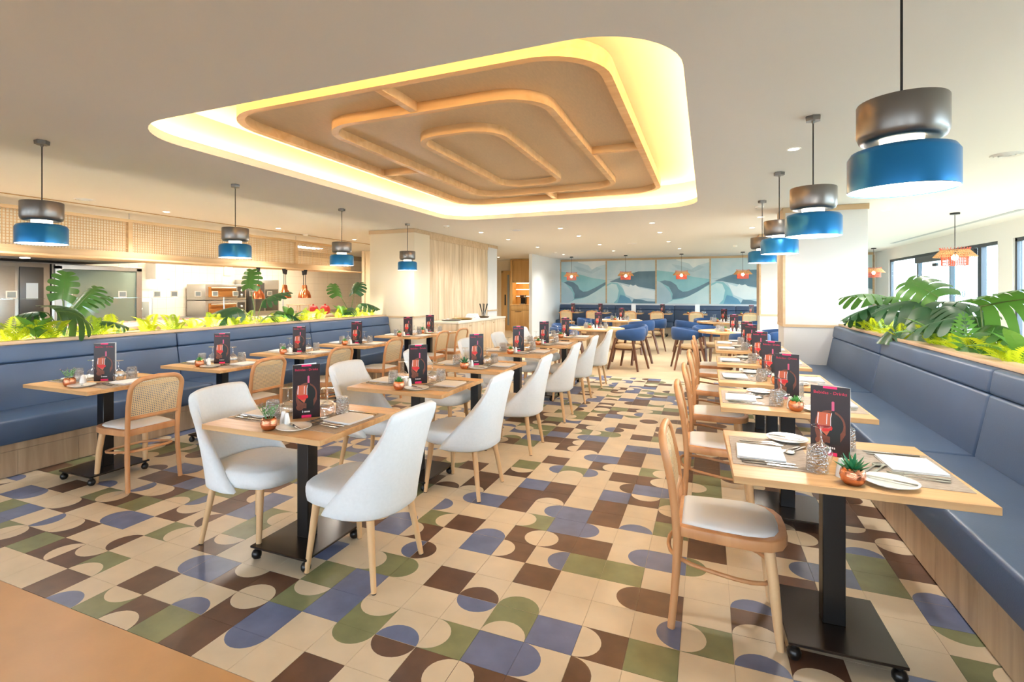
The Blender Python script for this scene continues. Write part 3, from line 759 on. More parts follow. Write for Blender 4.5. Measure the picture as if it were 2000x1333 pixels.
for z in (1.3, 1.55):
    MB().box(-0.66, 0.68, -0.05, 0.27, z, z + 0.02).build('shelf', M_hon, t, smooth=False)
    MB().box(-0.6, 0.6, 0.0, 0.03, z - 0.012, z - 0.001).build('shelf_lamp', emit('shelf_lamp', (1, .8, .42, 1), 9), t, smooth=False)
MB().box(-0.6, 0.6, 0.0, 0.03, 1.765, 1.779).build('shelf_lamp', emit('shelf_lamp', (1, .8, .42, 1), 9), t, smooth=False)
for x0, x1 in ((-0.70, -0.02), (0.0, 0.66)):
    d = MB().box(x0, x1, -0.272, -0.252, 0.12, 0.78).build('door', M_hon, t, bev=0.003)
    MB().box(x0 + 0.15, x0 + 0.40, -0.285, -0.272, 0.74, 0.752).build('handle', M_blk, d, smooth=False)
    MB().box(x0, x1, -0.272, -0.252, 0.79, 0.95).build('drawer', M_hon, t, bev=0.003)
MB().box(-0.64, 0.66, -0.24, -0.22, 1.84, 2.59).build('upper_door', M_hon, t, bev=0.003)
t = thing('coffee_machine', (-5.45, 15.9, 1.0), 0, 'small dark coffee machine on the service cabinet worktop', 'coffee machine')
MB().box(-0.09, 0.09, -0.02, 0.16, 0, 0.34).build('body', M_blk, t, bev=0.02)
MB().box(-0.08, 0.08, -0.16, 0.0, 0.24, 0.34).build('brew_head', mat('brown_plastic', rgb(96, 56, 36), 0.3), t, bev=0.02)
MB().box(-0.08, 0.08, -0.16, 0.0, 0, 0.03).build('drip_tray', M_steel, t, bev=0.004)
t = thing('door_3', (-6.15, 16.32, 0), 0, 'honey oak door leaf with round handle plate in the cream corridor', 'door')
t['kind'] = 'structure'
MB().box(-0.30, -0.22, -0.05, 0.03, 0, 2.25).box(0.22, 0.30, -0.05, 0.03, 0, 2.25).box(-0.30, 0.30, -0.05, 0.03, 2.17, 2.25).build('door_frame', M_hon, t, smooth=False)
MB().box(-0.22, 0.22, -0.03, 0.01, 0, 2.17).build('door_leaf', M_hon, t, smooth=False)
MB().box(-0.06, 0.02, -0.032, -0.028, 0.2, 2.1).build('glass_strip', M_card, t, smooth=False)
MB().box(-0.17, -0.12, -0.05, -0.03, 0.95, 1.35).build('handle', M_blk, t, bev=0.008)

# ------------------------------------------------------------------ banquettes and planters
M_blue = mat('navy_leather', rgb(62, 82, 112), 0.42, bump=(180, 0.05), var=(4, 0.06))
M_seam = mat('navy_piping', rgb(32, 40, 58), 0.5)
M_base = wood('grey_oak', rgb(158, 134, 108), rgb(190, 166, 138), 0.5, 'z', 14)
M_cap = wood('cap_oak', rgb(190, 160, 128), rgb(212, 184, 152), 0.5, 'y', 14)
def bench(loc, rz, secs, label, group, wall_mode=False):
    t = thing('banquette', loc, rz, label, 'bench', group)
    y0, y1 = secs[0], secs[-1]
    MB().box(0.02, 0.60, y0, y1, 0.0, 0.28).build('base_box', M_base, t, smooth=False)
    n = max(1, round((y1 - y0) / 0.43)); wd = (y1 - y0) / n
    for k in range(n):
        MB().box(0.0, 0.02, y0 + k * wd + 0.001, y0 + (k + 1) * wd - 0.001, 0.012, 0.205).build('base_board', M_base, t, smooth=False)
    m2 = n // 3 + 1; wd = (y1 - y0) / m2
    for k in range(m2):
        MB().box(-0.003, 0.02, y0 + k * wd + 0.001, y0 + (k + 1) * wd - 0.001, 0.208, 0.262).build('top_board', M_base, t, smooth=False)
    for a, b_ in zip(secs, secs[1:]):
        g = 0.004
        q = MB().box(-0.035, 0.55, a + g, b_ - g, 0.265, 0.452).build('seat_cushion', M_blue, t, bev=0.022, seg=3)
        pr = [(0.455, 0.44), (0.53, 0.835), (0.64, 0.835), (0.64, 0.44)]
        MBy(pr, a + g, b_ - g).build('back_cushion', M_blue, t, bev=0.018, seg=3)
        pr = [(0.525, 0.838), (0.545, 0.99), (0.64, 0.99), (0.64, 0.838)]
        MBy(pr, a + g, b_ - g).build('head_roll', M_blue, t, bev=0.022, seg=3)
    MB().box(0.56, 0.64, y0 + 0.01, y1 - 0.01, 0.3, 0.98).build('seam_backing', M_seam, t, smooth=False)
    return t
def MBy(prof, y0, y1):
    b = MB(); n = len(prof)
    b.add([(x, y0, z) for x, z in prof] + [(x, y1, z) for x, z in prof], [tuple(range(n)), tuple(range(2 * n - 1, n - 1, -1))] + [(i, (i + 1) % n, n + (i + 1) % n, n + i) for i in range(n)])
    return b
bench((-4.335, 0, 0), PI, [-6.47, -4.35, -2.20, -0.05, 2.1], 'long navy leather banquette with oak base in front of the open kitchen', 'navy leather banquettes')
bench((1.75, 0, 0), 0, [-2.0, 0.1, 2.25, 4.40, 6.50], 'long navy leather banquette with oak base below the window planter', 'navy leather banquettes')
bench((0, 16.27, 0), PI / 2, [-5.25, -3.9, -1.56, 0.33, 2.30, 4.32], 'navy leather banquette along the back wall under the mural', 'navy leather banquettes')
M_soil = mat('bark_soil', rgb(70, 54, 40), 0.9, bump=(40, 0.6))
M_pled = emit('planter_led', (1.0, 0.88, 0.64, 1), 52.0)
M_pled2 = emit('planter_led_cool', (1.0, 0.93, 0.78, 1), 6.0)
def planter(loc, rz, y0, y1, label):
    t = thing('planter_box', loc, rz, label, 'planter', 'oak planter boxes behind the banquettes')
    MB().box(0.645, 0.70, y0, y1, 0, 0.985).box(1.02, 1.06, y0, y1, 0, 0.985).box(0.70, 1.02, y0, y0 + 0.04, 0, 0.985).box(0.70, 1.02, y1 - 0.04, y1, 0, 0.985).build('trough', M_base, t, smooth=False)
    MB().box(0.60, 0.725, y0, y1, 0.992, 1.022).build('front_cap', M_cap, t, bev=0.004)
    MB().box(1.005, 1.07, y0, y1, 0.985, 1.015).build('rear_cap', M_cap, t, bev=0.004)
    o = MB().box(0.70, 1.02, y0 + 0.04, y1 - 0.04, 0.3, 0.93).build('soil', M_soil, t, smooth=False)
    MB().box(0.732, 0.748, y0 + 0.06, y1 - 0.06, 0.931, 0.943).build('light_strip', M_pled if rz else M_pled2, t, smooth=False)
planter((-4.335, 0, 0), PI, -6.47, 2.1, 'long oak planter box with ferns between the left banquette and kitchen')
planter((1.75, 0, 0), 0, -2.0, 6.50, 'long oak planter box with monstera behind the right banquette')

# ------------------------------------------------------------------ plants
def leafmat(name, c, c2, tr=0.25):
    m = mat(name, c, 0.38, var=(7, 0.22), spec=0.5)
    t = m.node_tree; b = t.nodes['Principled BSDF']
    out = [n for n in t.nodes if n.type == 'OUTPUT_MATERIAL'][0]
    tl = t.nodes.new('ShaderNodeBsdfTranslucent'); tl.inputs['Color'].default_value = c2
    mx = t.nodes.new('ShaderNodeMixShader'); mx.inputs['Fac'].default_value = tr
    t.links.new(b.outputs[0], mx.inputs[1]); t.links.new(tl.outputs[0], mx.inputs[2]); t.links.new(mx.outputs[0], out.inputs['Surface'])
    return m
M_mon = leafmat('monstera_green', rgb(58, 104, 48), rgb(120, 170, 60), 0.2)
M_mon2 = leafmat('monstera_deep', rgb(38, 76, 48), rgb(80, 130, 60), 0.15)
M_fern = leafmat('fern_lime', rgb(206, 220, 40), rgb(226, 236, 50), 0.35)
M_fern2 = leafmat('fern_green', rgb(158, 190, 52), rgb(180, 206, 70), 0.3)
M_leaf = leafmat('leaf_mid', rgb(86, 140, 62), rgb(150, 190, 80), 0.25)
M_stem = mat('plant_stem', rgb(92, 112, 54), 0.5)
def monstera_leaf(L=0.34, W=0.165, n=5, depth=0.42, droop=0.30, gap=0.16):
    """heart shaped blade; n lobes a side, split outside v = depth"""
    b = MB(); NV = 6
    def pt(u, v, s):
        wd = W * (math.sin(PI * min(1.0, (u + 0.16) / 1.16)) ** 0.55)
        x = L * u + v * wd * 0.42 * (0.3 + u) - 0.16 * L * v * (1 - u) ** 3
        y = s * v * wd * (1 - 0.12 * u)
        z = 0.16 * abs(y) - droop * L * u * u - 1.1 * y * y / W
        return (x, y, z)
    ks = [0.0, 0.18, 0.34, 0.5, 0.66, 0.83, 1.0]
    vs = [q / NV for q in range(NV + 1)]
    for s in (1, -1):
        for k in range(n):
            for q in range(len(ks) - 1):
                for j in range(NV):
                    v0, v1 = vs[j], vs[j + 1]
                    def uu(f, v):
                        if k in (0,) and f == 0: return 0.0
                        g = gap * max(0.0, (v - depth) / (1 - depth)) ** 0.7 if v > depth else 0
                        lo = g if k > 0 else 0; hi = 1 - g if k < n - 1 else 1
                        return (k + lo + (hi - lo) * f) / n
                    f0, f1 = ks[q], ks[q + 1]
                    r0 = 1 - 0.10 * (abs(2 * f0 - 1)) ** 3 if k < n - 1 and k > 0 else 1
                    r1 = 1 - 0.10 * (abs(2 * f1 - 1)) ** 3 if k < n - 1 and k > 0 else 1
                    P = [pt(uu(f0, v0), v0 * r0, s), pt(uu(f1, v0), v0 * r1, s), pt(uu(f1, v1), v1 * r1, s), pt(uu(f0, v1), v1 * r0, s)]
                    b.add(P, [(0, 1, 2, 3)] if s > 0 else [(3, 2, 1, 0)])
    b.tube([pt(u, 0, 1) for u in (0, 0.3, 0.6, 0.98)], [0.004, 0.003, 0.002, 0.001], 5, mi=1)
    return b
def frond(L=0.34, n=15, wmax=0.075, lw=0.012, droop=0.5):
    b = MB(); P = []
    for i in range(n + 1):
        u = i / n; P.append(Vector((L * u * (1 - 0.25 * u), 0, L * (0.55 * u - droop * u * u))))
    b.tube(P, [0.0025 * (1 - 0.7 * i / n) for i in range(n + 1)], 4)
    for i in range(1, n + 1):
        u = i / n; ln = wmax * math.sin(PI * min(1, 0.12 + 0.88 * u)) ** 0.7 * (1.1 - 0.5 * u) + 0.008
        t = (P[i] - P[i - 1]).normalized()
        for s in (1, -1):
            d = (Vector((0, s, 0)) + t * 0.45 + Vector((0, 0, 0.12))).normalized()
            p = P[i]; q = p + d * ln; m_ = p + d * ln * 0.45
            b.add([p - t * lw * 0.3, m_ + t * lw * 0.6, q, m_ - t * lw * 0.6], [(0, 1, 2, 3)])
    return b
def lance_leaf(L=0.25, W=0.05, droop=0.5):
    b = MB(); n = 7
    C = [(L * u, 0, L * (0.25 * u - droop * u * u)) for u in [i / n for i in range(n + 1)]]
    for s in (1, -1):
        for i in range(n):
            w0 = W * math.sin(PI * (i / n)) ** 0.8; w1 = W * math.sin(PI * min(0.999, (i + 1) / n)) ** 0.8
            p, q = C[i], C[i + 1]
            b.add([p, q, (q[0], s * w1, q[2] + 0.25 * w1), (p[0], s * w0, p[2] + 0.25 * w0)], [(0, 1, 2, 3)])
    return b
mon_me = [monstera_leaf().mesh('leaf', [M_mon, M_stem], ang=60, merge=True), monstera_leaf(0.34, 0.165, 5, 0.45, 0.4).mesh('leaf', [M_mon2, M_stem], ang=60, merge=True), monstera_leaf(0.34, 0.15, 7, 0.28, 0.12, 0.24).mesh('leaf', [M_mon, M_stem], ang=60, merge=True)]
fr_me = [frond(0.30, 15, 0.07, 0.014).mesh('frond', M_fern), frond(0.26, 14, 0.06, 0.013, 0.3).mesh('frond', M_fern2), frond(0.22, 13, 0.055, 0.012, 0.2).mesh('frond', M_fern)]
zam_me = frond(0.52, 11, 0.13, 0.034, 0.12).mesh('frond', M_leaf)
lan_me = lance_leaf().mesh('leaf', M_leaf, ang=60)
def set_rot(o, rz, pitch, roll=0): o.rotation_euler = Euler((roll, -pitch, rz), 'XYZ')
def fern(loc, k, label, n=9, sc_=1.0):
    t = thing('fern', loc, 0, label, 'fern', 'lime ferns in the planters')
    for i in range(n):
        o = link('frond', fr_me[(k + i) % 3] if i % 4 else fr_me[k % 3], t, (0, 0, 0))
        set_rot(o, 2 * PI * i / n + rnd.uniform(-0.3, 0.3), R(rnd.uniform(14, 58)))
        s = 1.22 * sc_ * rnd.uniform(0.75, 1.15); o.scale = (s, s, s)
    return t
def monstera(loc, leaves, label, group='monstera plants in the planters'):
    """leaves: (dx, dy, dz, heading deg, pitch deg, roll deg, scale, mesh)"""
    t = thing('monstera', loc, 0, label, 'plant', group)
    for dx, dy, dz, hd, pt_, rl, s, mi in leaves:
        MB().tube([(0, 0, 0), (dx * 0.3, dy * 0.3, dz * 0.55), (dx * 0.75, dy * 0.75, dz * 0.95), (dx, dy, dz)], [0.007, 0.006, 0.005, 0.004], 6).build('stem', M_stem, t)
        o = link('leaf', mon_me[mi], t, (dx, dy, dz)); o.scale = (s, s, s)
        set_rot(o, R(hd), R(pt_), R(rl))
    return t
def leafy(loc, n, label, s=1.0):
    t = thing('leafy_plant', loc, 0, label, 'plant', 'broad leaf plants in the planters')
    for i in range(n):
        a = 2 * PI * i / n * 1.618 * 2
        MB().tube([(0, 0, 0), (0.03 * math.cos(a), 0.03 * math.sin(a), 0.10 * s)], 0.004, 5).build('stem', M_stem, t)
        o = link('leaf', lan_me, t, (0.03 * math.cos(a), 0.03 * math.sin(a), 0.10 * s)); q = s * rnd.uniform(0.8, 1.15); o.scale = (q, q, q)
        set_rot(o, a, R(rnd.uniform(20, 65)))
    return t
def zamia(loc, fr, label):
    t = thing('palm_frond_plant', loc, 0, label, 'plant', 'upright palm plants in the planter')
    for hd, pt_, s in fr:
        o = link('frond', zam_me, t, (0, 0, 0)); o.scale = (s, s, s); set_rot(o, R(hd), R(pt_))
    return t
SZ = 0.93
NUM = ORD + ['thirteenth', 'fourteenth', 'fifteenth', 'sixteenth', 'seventeenth', 'eighteenth', 'nineteenth', 'twentieth', 'twenty-first']
PLX = -5.18; PRX = 2.60
ys = [0.2 + 0.3 * k for k in range(21)]
for k, y in enumerate(ys):
    fern((PLX + rnd.uniform(-0.08, 0.10), y + rnd.uniform(-0.05, 0.05), SZ), k, 'lime green fern in the left planter, %s from the white pillar' % NUM[len(ys) - 1 - k], 9, 1.0 if k > 5 else 1.25)
monstera((PLX, 1.25, SZ), [(0.02, -0.05, 0.46, 110, 78, 45, 0.85, 0), (0.06, 0.05, 0.36, 110, 45, 15, 1.05, 2), (-0.02, -0.08, 0.34, 15, 4, -50, 1.4, 1), (0.02, -0.22, 0.34, 215, 5, 10, 0.6, 1), (0.06, 0.28, 0.22, 60, 0, -20, 0.7, 1), (0.0, 0.2, 0.42, 80, 30, 20, 0.6, 0)], 'large dark monstera in the left planter nearest the steel fridge')
monstera((PLX, 3.6, SZ), [(0.0, -0.12, 0.58, 125, 72, 0, 0.92, 0), (0.06, 0.10, 0.42, 95, 30, -25, 1.15, 1), (0.0, 0.40, 0.24, 60, -10, -20, 1.0, 1), (-0.05, -0.25, 0.30, -80, -2, -30, 1.2, 1), (-0.02, -0.40, 0.20, -78, -8, -30, 1.05, 1), (0.1, 0.1, 0.16, -30, 20, 0, 0.8, 0)], 'tall monstera with bright round leaf in the left planter before the ovens')
monstera((PLX, 5.7, SZ), [(-0.02, -0.32, 0.46, 150, 60, 0, 0.85, 0), (0.0, 0.12, 0.50, 110, 55, 0, 1.0, 1), (0.08, 0.20, 0.32, 60, 0, -10, 1.0, 1), (0.08, -0.1, 0.25, -60, 0, 0, 0.9, 1)], 'monstera with two raised leaves in the left planter beside the white pillar')
leafy((PLX + 0.1, 4.15, SZ), 9, 'broad leaf green plant below the tall monstera in left planter', 1.1)
leafy((PLX + 0.08, 5.4, SZ), 9, 'broad leaf green plant near the pillar in the left planter', 1.0)
leafy((PLX + 0.1, 0.95, SZ), 8, 'broad leaf green plant near the dark monstera in left planter', 1.0)
ys = [6.25, 5.95, 5.6, 5.2, 4.85, 4.5, 4.2, 3.9, 3.6, 3.3, 3.0, 2.7, 2.45]
for k, y in enumerate(ys):
    fern((PRX - 0.12 + rnd.uniform(-0.06, 0.08), y, SZ), k, 'lime green fern in the right planter, %s from the white pillar' % NUM[k], 8, 1.0)
monstera((PRX, 5.55, SZ), [(0.0, 0.12, 0.48, -150, 14, 10, 1.3, 0), (0.05, 0.05, 0.46, -60, 10, -10, 1.2, 0), (-0.02, -0.10, 0.38, 180, -10, 20, 1.2, 1), (-0.04, -0.15, 0.30, -110, -40, 0, 1.3, 1), (0.0, 0.20, 0.34, 150, -5, 0, 1.1, 1), (0.0, -0.3, 0.26, -70, -30, 0, 1.2, 1), (0.1, -0.1, 0.30, -20, 0, 0, 1.1, 1)], 'dark bushy monstera in the right planter beside the broad white pillar')
monstera((PRX, 4.1, SZ), [(0.05, 0.02, 0.48, 118, 30, -48, 1.35, 0), (0.02, 0.15, 0.44, 150, 5, -20, 1.25, 1), (0.06, 0.0, 0.43, -50, 8, -20, 1.2, 1), (-0.03, -0.10, 0.38, -115, -42, 0, 1.55, 1), (0.0, 0.25, 0.34, -160, -20, 0, 1.3, 1), (0.08, -0.2, 0.40, -90, 0, -15, 1.1, 1), (0.05, 0.3, 0.26, 120, -10, 0, 1.2, 1), (-0.05, -0.25, 0.28, -100, -45, 10, 1.3, 1)], 'monstera with one leaf raised like a paddle in the right planter')
monstera((PRX, 3.15, SZ), [(0.0, 0.05, 0.42, -62, 14, -40, 1.75, 2), (0.0, 0.15, 0.34, 140, 0, 0, 1.1, 1), (0.0, -0.15, 0.22, -60, 4, -30, 1.1, 0), (0.05, 0.0, 0.28, -140, -20, 0, 1.0, 0)], 'monstera with a huge split leaf in the right planter towards the window')
zamia((PRX - 0.12, 2.98, SZ - 0.02), [(-90, 84, 0.95), (150, 50, 0.7), (-20, 40, 0.7)], 'upright palm with paired glossy leaflets in the right planter')
leafy((PRX - 0.1, 3.6, SZ), 9, 'broad leaf green plant between monsteras in the right planter', 1.1)
leafy((PRX - 0.05, 2.5, SZ), 8, 'broad leaf green plant at the near end of the right planter', 1.0)

# ------------------------------------------------------------------ tables
M_top = wood('table_oak', rgb(188, 142, 92), rgb(220, 180, 128), 0.42, 'x', 18)
M_tbl = mat('table_black', rgb(22, 20, 20), 0.30, 0.3, spec=0.6)
M_plate = mat('base_brown', rgb(44, 34, 28), 0.25, 0.4)
def table_proto(cw, cd):
    t = thing('dining_table', (0, 0, 0), 0, 'x', 'table')
    MB().box(-0.40, 0.40, -0.358, 0.358, 0.722, 0.75).build('tabletop', M_top, t, bev=0.0015, seg=1)
    MB().box(-cw / 2, cw / 2, -cd / 2, cd / 2, 0.075, 0.716).build('column', M_tbl, t, bev=0.003, seg=1)
    MB().box(-0.17, 0.17, -0.15, 0.15, 0.712, 0.722).build('top_bracket', M_tbl, t, smooth=False)
    MB().box(-0.195, 0.195, -0.225, 0.225, 0.064, 0.076).build('base_plate', M_plate, t, bev=0.002, seg=1)
    for x in (-1, 1):
        for y in (-1, 1):
            MB().lathe([(0.001, 0), (0.018, 0.004), (0.026, 0.016), (0.027, 0.03), (0.02, 0.045), (0.012, 0.05), (0.012, 0.066)], 12, M=Matrix.Translation((x * 0.172, y * 0.20, 0))).build('castor', M_tbl, t)
    return t
TP = Proto(table_proto(0.08, 0.08)); TPR = Proto(table_proto(0.082, 0.072))
ROUND = []
def round_table(x, y, label):
    t = thing('round_table', (x, y, 0), 0, label, 'table', 'round oak pedestal tables')
    MB().lathe([(0.545, 0.715), (0.55, 0.72), (0.55, 0.745), (0.545, 0.75)], 48).build('tabletop', M_top, t)
    b = MB(); n = 16
    for k in range(n):
        a0, a1 = 2 * PI * k / n + 0.02, 2 * PI * (k + 1) / n - 0.02
    MB().lathe([(0.17, 0.02), (0.17, 0.715)], 24).build('pedestal_core', M_rail, t)
    for k in range(n):
        a = 2 * PI * k / n; Mx = Matrix.Rotation(a, 4, 'Z')
        MB().box(0.165, 0.178, -0.032, 0.032, 0.02, 0.713, M=Mx).build('pedestal_stave', M_oak, t, smooth=False)
    MB().lathe([(0.25, 0), (0.25, 0.012), (0.24, 0.02)], 32).build('base_disc', M_rail, t)
    return t

# ------------------------------------------------------------------ chairs
M_fab = mat('pale_fabric', rgb(222, 226, 228), 0.85, bump=(320, 0.12), var=(60, 0.03), sheen=0.2)
M_beech = wood('beech', rgb(186, 130, 84), rgb(212, 160, 112), 0.4, 'z', 9)
M_leg = wood('oak_leg', rgb(206, 166, 120), rgb(226, 190, 146), 0.42, 'z', 9)
M_cane = mat('cane_weave', rgb(226, 200, 156), 0.55)
M_pad = mat('seat_pad_fabric', rgb(232, 234, 234), 0.85, bump=(300, 0.1))
def cushion(b, wx, wy, z0, z1, x0, n=28, pw=3.2, M=None, top=0.012, dx=0):
    st = [(0.90, z0), (0.975, z0 + 0.012), (1.0, z0 + 0.04), (1.0, z1 - 0.035), (0.975, z1 - 0.012), (0.91, z1), (0.6, z1 + top * 0.8), (0.02, z1 + top)]
    loops = []
    for s, z in st:
        L = []
        for i in range(n):
            a = 2 * PI * i / n; c, q = math.cos(a), math.sin(a)
            r = (abs(c) ** pw + abs(q) ** pw) ** (-1 / pw)
            L.append((x0 + s * wx * r * c, s * wy * r * q, z))
        loops.append(L)
    b.ring(loops, M=M); return b
def white_chair():
    t = thing('upholstered_chair', (0, 0, 0), 0, 'x', 'chair')
    cushion(MB(), 0.25, 0.236, 0.362, 0.462, 0.045).build('seat', M_fab, t, ang=60)
    NS, NT = 24, 14
    def shell(s, u, off):   # s -1..1 around, u 0..1 up, off = inset from the outer face
        e_ = abs(s); w_ = (u * u * (3 - 2 * u))
        hz = 0.868 - 0.028 * e_ ** 2 - 0.075 * max(0.0, (e_ - 0.55) / 0.45) ** 2.5
        z = 0.350 + (hz - 0.350) * u
        half = 0.270 - 0.045 * u - off                       # half width
        xb = -0.255 - 0.085 * u ** 1.3 + off                 # middle of the back
        reach = (0.255 * (1 - u) ** 1.25 + 0.055)             # how far the wings come forward
        th = s * PI / 2
        y = half * math.copysign(abs(math.sin(th)) ** 0.82, s)
        k = 1 - math.cos(th) ** 0.7 if e_ < 1 else 1.0
        x = xb + (reach - off * 0.3) * (0.12 * s * s + 0.88 * k)
        return Vector((x, y, z))
    T = 0.036
    outer = [[shell(-1 + 2 * i / NS, j / NT, 0) for i in range(NS + 1)] for j in range(NT + 1)]
    inner = [[shell((-1 + 2 * i / NS), j / NT, T) for i in range(NS + 1)] for j in range(NT + 1)]
    b = MB(); W = NS + 1
    b.v = [tuple(p) for r_ in outer for p in r_] + [tuple(p) for r_ in inner for p in r_]
    o_ = W * (NT + 1); F = []
    for j in range(NT):
        for i in range(NS):
            a = j * W + i
            F.append((a, a + 1, a + W + 1, a + W)); F.append((o_ + a, o_ + a + W, o_ + a + W + 1, o_ + a + 1))
    # rounded rim: one extra row of points between the outer and inner edge
    rim = [(0, i) for i in range(NS + 1)] + [(j, NS) for j in range(1, NT + 1)] + [(NT, i) for i in range(NS - 1, -1, -1)] + [(j, 0) for j in range(NT - 1, 0, -1)]
    r0 = len(b.v); n_ = len(rim)
    for q, (j, i) in enumerate(rim):
        p, p2 = outer[j][i], inner[j][i]
        d = Vector((0, 0, 0))
        if j == NT: d += Vector((0, 0, 1))
        if j == 0: d -= Vector((0, 0, 1))
        if i in (0, NS):
            t_ = outer[min(j + 1, NT)][i] - outer[max(j - 1, 0)][i]; nn = Vector((1, 0, 0)); nn -= t_ * (nn.dot(t_) / t_.length_squared); d += nn.normalized()
        b.v.append(tuple((p + p2) / 2 + d.normalized() * 0.014))
    for q in range(n_):
        q2 = (q + 1) % n_; (j, i), (j2, i2) = rim[q], rim[q2]
        F.append((j * W + i, j2 * W + i2, r0 + q2, r0 + q)); F.append((r0 + q, r0 + q2, o_ + j2 * W + i2, o_ + j * W + i))
    b.f = F; b.m = [0] * len(F)
    me = b.mesh('back_shell', M_fab, ang=80)
    link('back_shell', me, t)
    for x, fx in ((0.185, 0.215), (-0.155, -0.215)):
        for s in (-1, 1):
            MB().tube([(x, s * 0.165, 0.385), (fx, s * 0.21, 0.004)], [0.0215, 0.0135], 12).lathe([(0.0125, 0), (0.0125, 0.005)], 12, 1, M=Matrix.Translation((fx, s * 0.21, 0))).build('leg', [M_leg, M_blk], t)
    return t
def cane_chair():
    t = thing('cane_chair', (0, 0, 0), 0, 'x', 'chair')
    # horseshoe seat ring
    def outline(k):
        P = [(-0.19, 0.185 * k), (-0.10, 0.20 * k), (0.0, 0.21 * k), (0.10, 0.215 * k), (0.17, 0.20 * k), (0.215, 0.165 * k), (0.24, 0.10 * k), (0.245, 0.0)]
        L = [(x * (1 if x < 0 else k), y) for x, y in P]
        return L + [(x, -y) for x, y in reversed(L[:-1])]
    o_, i_ = outline(1.0), [(x * 0.88 - 0.004, y * 0.86) for x, y in outline(1.0)]
    b = MB(); b.ring([loop3(o_, 0.398), loop3(o_, 0.442), loop3(i_, 0.446), loop3(i_, 0.398), loop3(o_, 0.398)], cap=False)
    b.build('seat_frame', M_beech, t, merge=True, bev=0.004, ang=50)
    b = MB(); b.ring([loop3([(x * 0.885 - 0.004, y * 0.865) for x, y in outline(1.0)], 0.405), loop3([(x * 0.885 - 0.004, y * 0.865) for x, y in outline(1.0)], 0.447), loop3([(x * 0.82, y * 0.8) for x, y in outline(1.0)], 0.458), loop3([(x * 0.4, y * 0.4) for x, y in outline(1.0)], 0.463)])
    b.build('seat_pad', M_pad, t, ang=70)
    # bent back hoop with rear legs
    def bx(z):
        Z = [0, 0.2, 0.42, 0.6, 0.72, 0.84]; X = [-0.215, -0.195, -0.19, -0.208, -0.232, -0.262]
        for k in range(5):
            if z <= Z[k + 1]: 
                f = (z - Z[k]) / (Z[k + 1] - Z[k]); return X[k] + f * (X[k + 1] - X[k])
        return X[-1]
    side = [(0.0, 0.198), (0.12, 0.194), (0.25, 0.19), (0.38, 0.188), (0.5, 0.19), (0.62, 0.194), (0.72, 0.195)]
    pts = [(bx(z), -y, z) for z, y in side]
    for k in range(1, 9):
        a = R(90 * k / 8); z = 0.735 + 0.085 * math.sin(a); y = 0.195 - 0.10 * (1 - math.cos(a)); pts.append((bx(z), -y, z))
    top = [(p[0], -p[1], p[2]) for p in reversed(pts)]
    path = pts + [(bx(0.825), 0, 0.827)] + top
    b = MB(); b.tube(path, [0.0165 if p[2] < 0.2 else 0.0175 for p in path], 10)
    b.build('back_hoop', M_beech, t, ang=60)
    MB().tube([(bx(0.53), -0.18, 0.53), (bx(0.53) - 0.006, 0, 0.53), (bx(0.53), 0.18, 0.53)], 0.014, 8).build('back_rail', M_beech, t, ang=60)
    # cane panel: perforated weave, clipped to the hoop
    b = MB(); s = 0.0135; ny, nz = 25, 20
    def inside(y, z):
        if z < 0.535 or abs(y) > 0.182: return False
        if z > 0.735:
            dz = (z - 0.735) / 0.078; return abs(y) < 0.095 + 0.088 * math.sqrt(max(0, 1 - dz * dz)) and dz < 1
        return True
    V = {}
    def vid(y, z):
        k = (round(y, 5), round(z, 5))
        if k not in V:
            V[k] = len(b.v); b.v.append((bx(z) + 0.002, y, z))
        return V[k]
    h = s / 2; q = s * 0.27
    for iy in range(-14, 15):
        for iz in range(0, 22):
            y, z = iy * s, 0.54 + iz * s
            if not inside(y, z): continue
            oc = [vid(y + dx, z + dz) for dx, dz in ((q, q * .35), (q * .35, q), (-q * .35, q), (-q, q * .35), (-q, -q * .35), (-q * .35, -q), (q * .35, -q), (q, -q * .35))]
            cn = [vid(y + h, z + h), vid(y - h, z + h), vid(y - h, z - h), vid(y + h, z - h)]
            fs = [(cn[0], oc[1], oc[0]), (cn[0], cn[1], oc[2], oc[1]), (cn[1], oc[3], oc[2]), (cn[1], cn[2], oc[4], oc[3]), (cn[2], oc[5], oc[4]), (cn[2], cn[3], oc[6], oc[5]), (cn[3], oc[7], oc[6]), (cn[3], cn[0], oc[0], oc[7])]
            b.f += fs; b.m += [0] * 8
    b.build('cane_panel', M_cane, t, smooth=False)
    for s_ in (-1, 1):
        MB().tube([(0.165, s_ * 0.155, 0.405), (0.182, s_ * 0.172, 0.25), (0.195, s_ * 0.178, 0.1), (0.205, s_ * 0.18, 0)], [0.022, 0.021, 0.018, 0.015], 12).build('leg', M_leg, t, ang=60)
    ring_ = []
    for k in range(24):
        a = 2 * PI * k / 24; c, q_ = math.cos(a), math.sin(a); r_ = (abs(c) ** 3 + abs(q_) ** 3) ** (-1 / 3)
        ring_.append((-0.02 + 0.215 * r_ * c, 0.178 * r_ * q_, 0.262 - 0.03 * c))
    MB().tube(ring_, 0.0095, 8, closed=True).build('stretcher_ring', M_beech, t, ang=60)
    return t
M_velvet = mat('blue_velvet', rgb(18, 64, 116), 0.7, var=(12, 0.12), sheen=0.15)
M_walnut = wood('walnut', rgb(84, 50, 32), rgb(116, 74, 48), 0.45, 'z', 9)
M_tanseat = mat('tan_seat', rgb(196, 168, 128), 0.7)
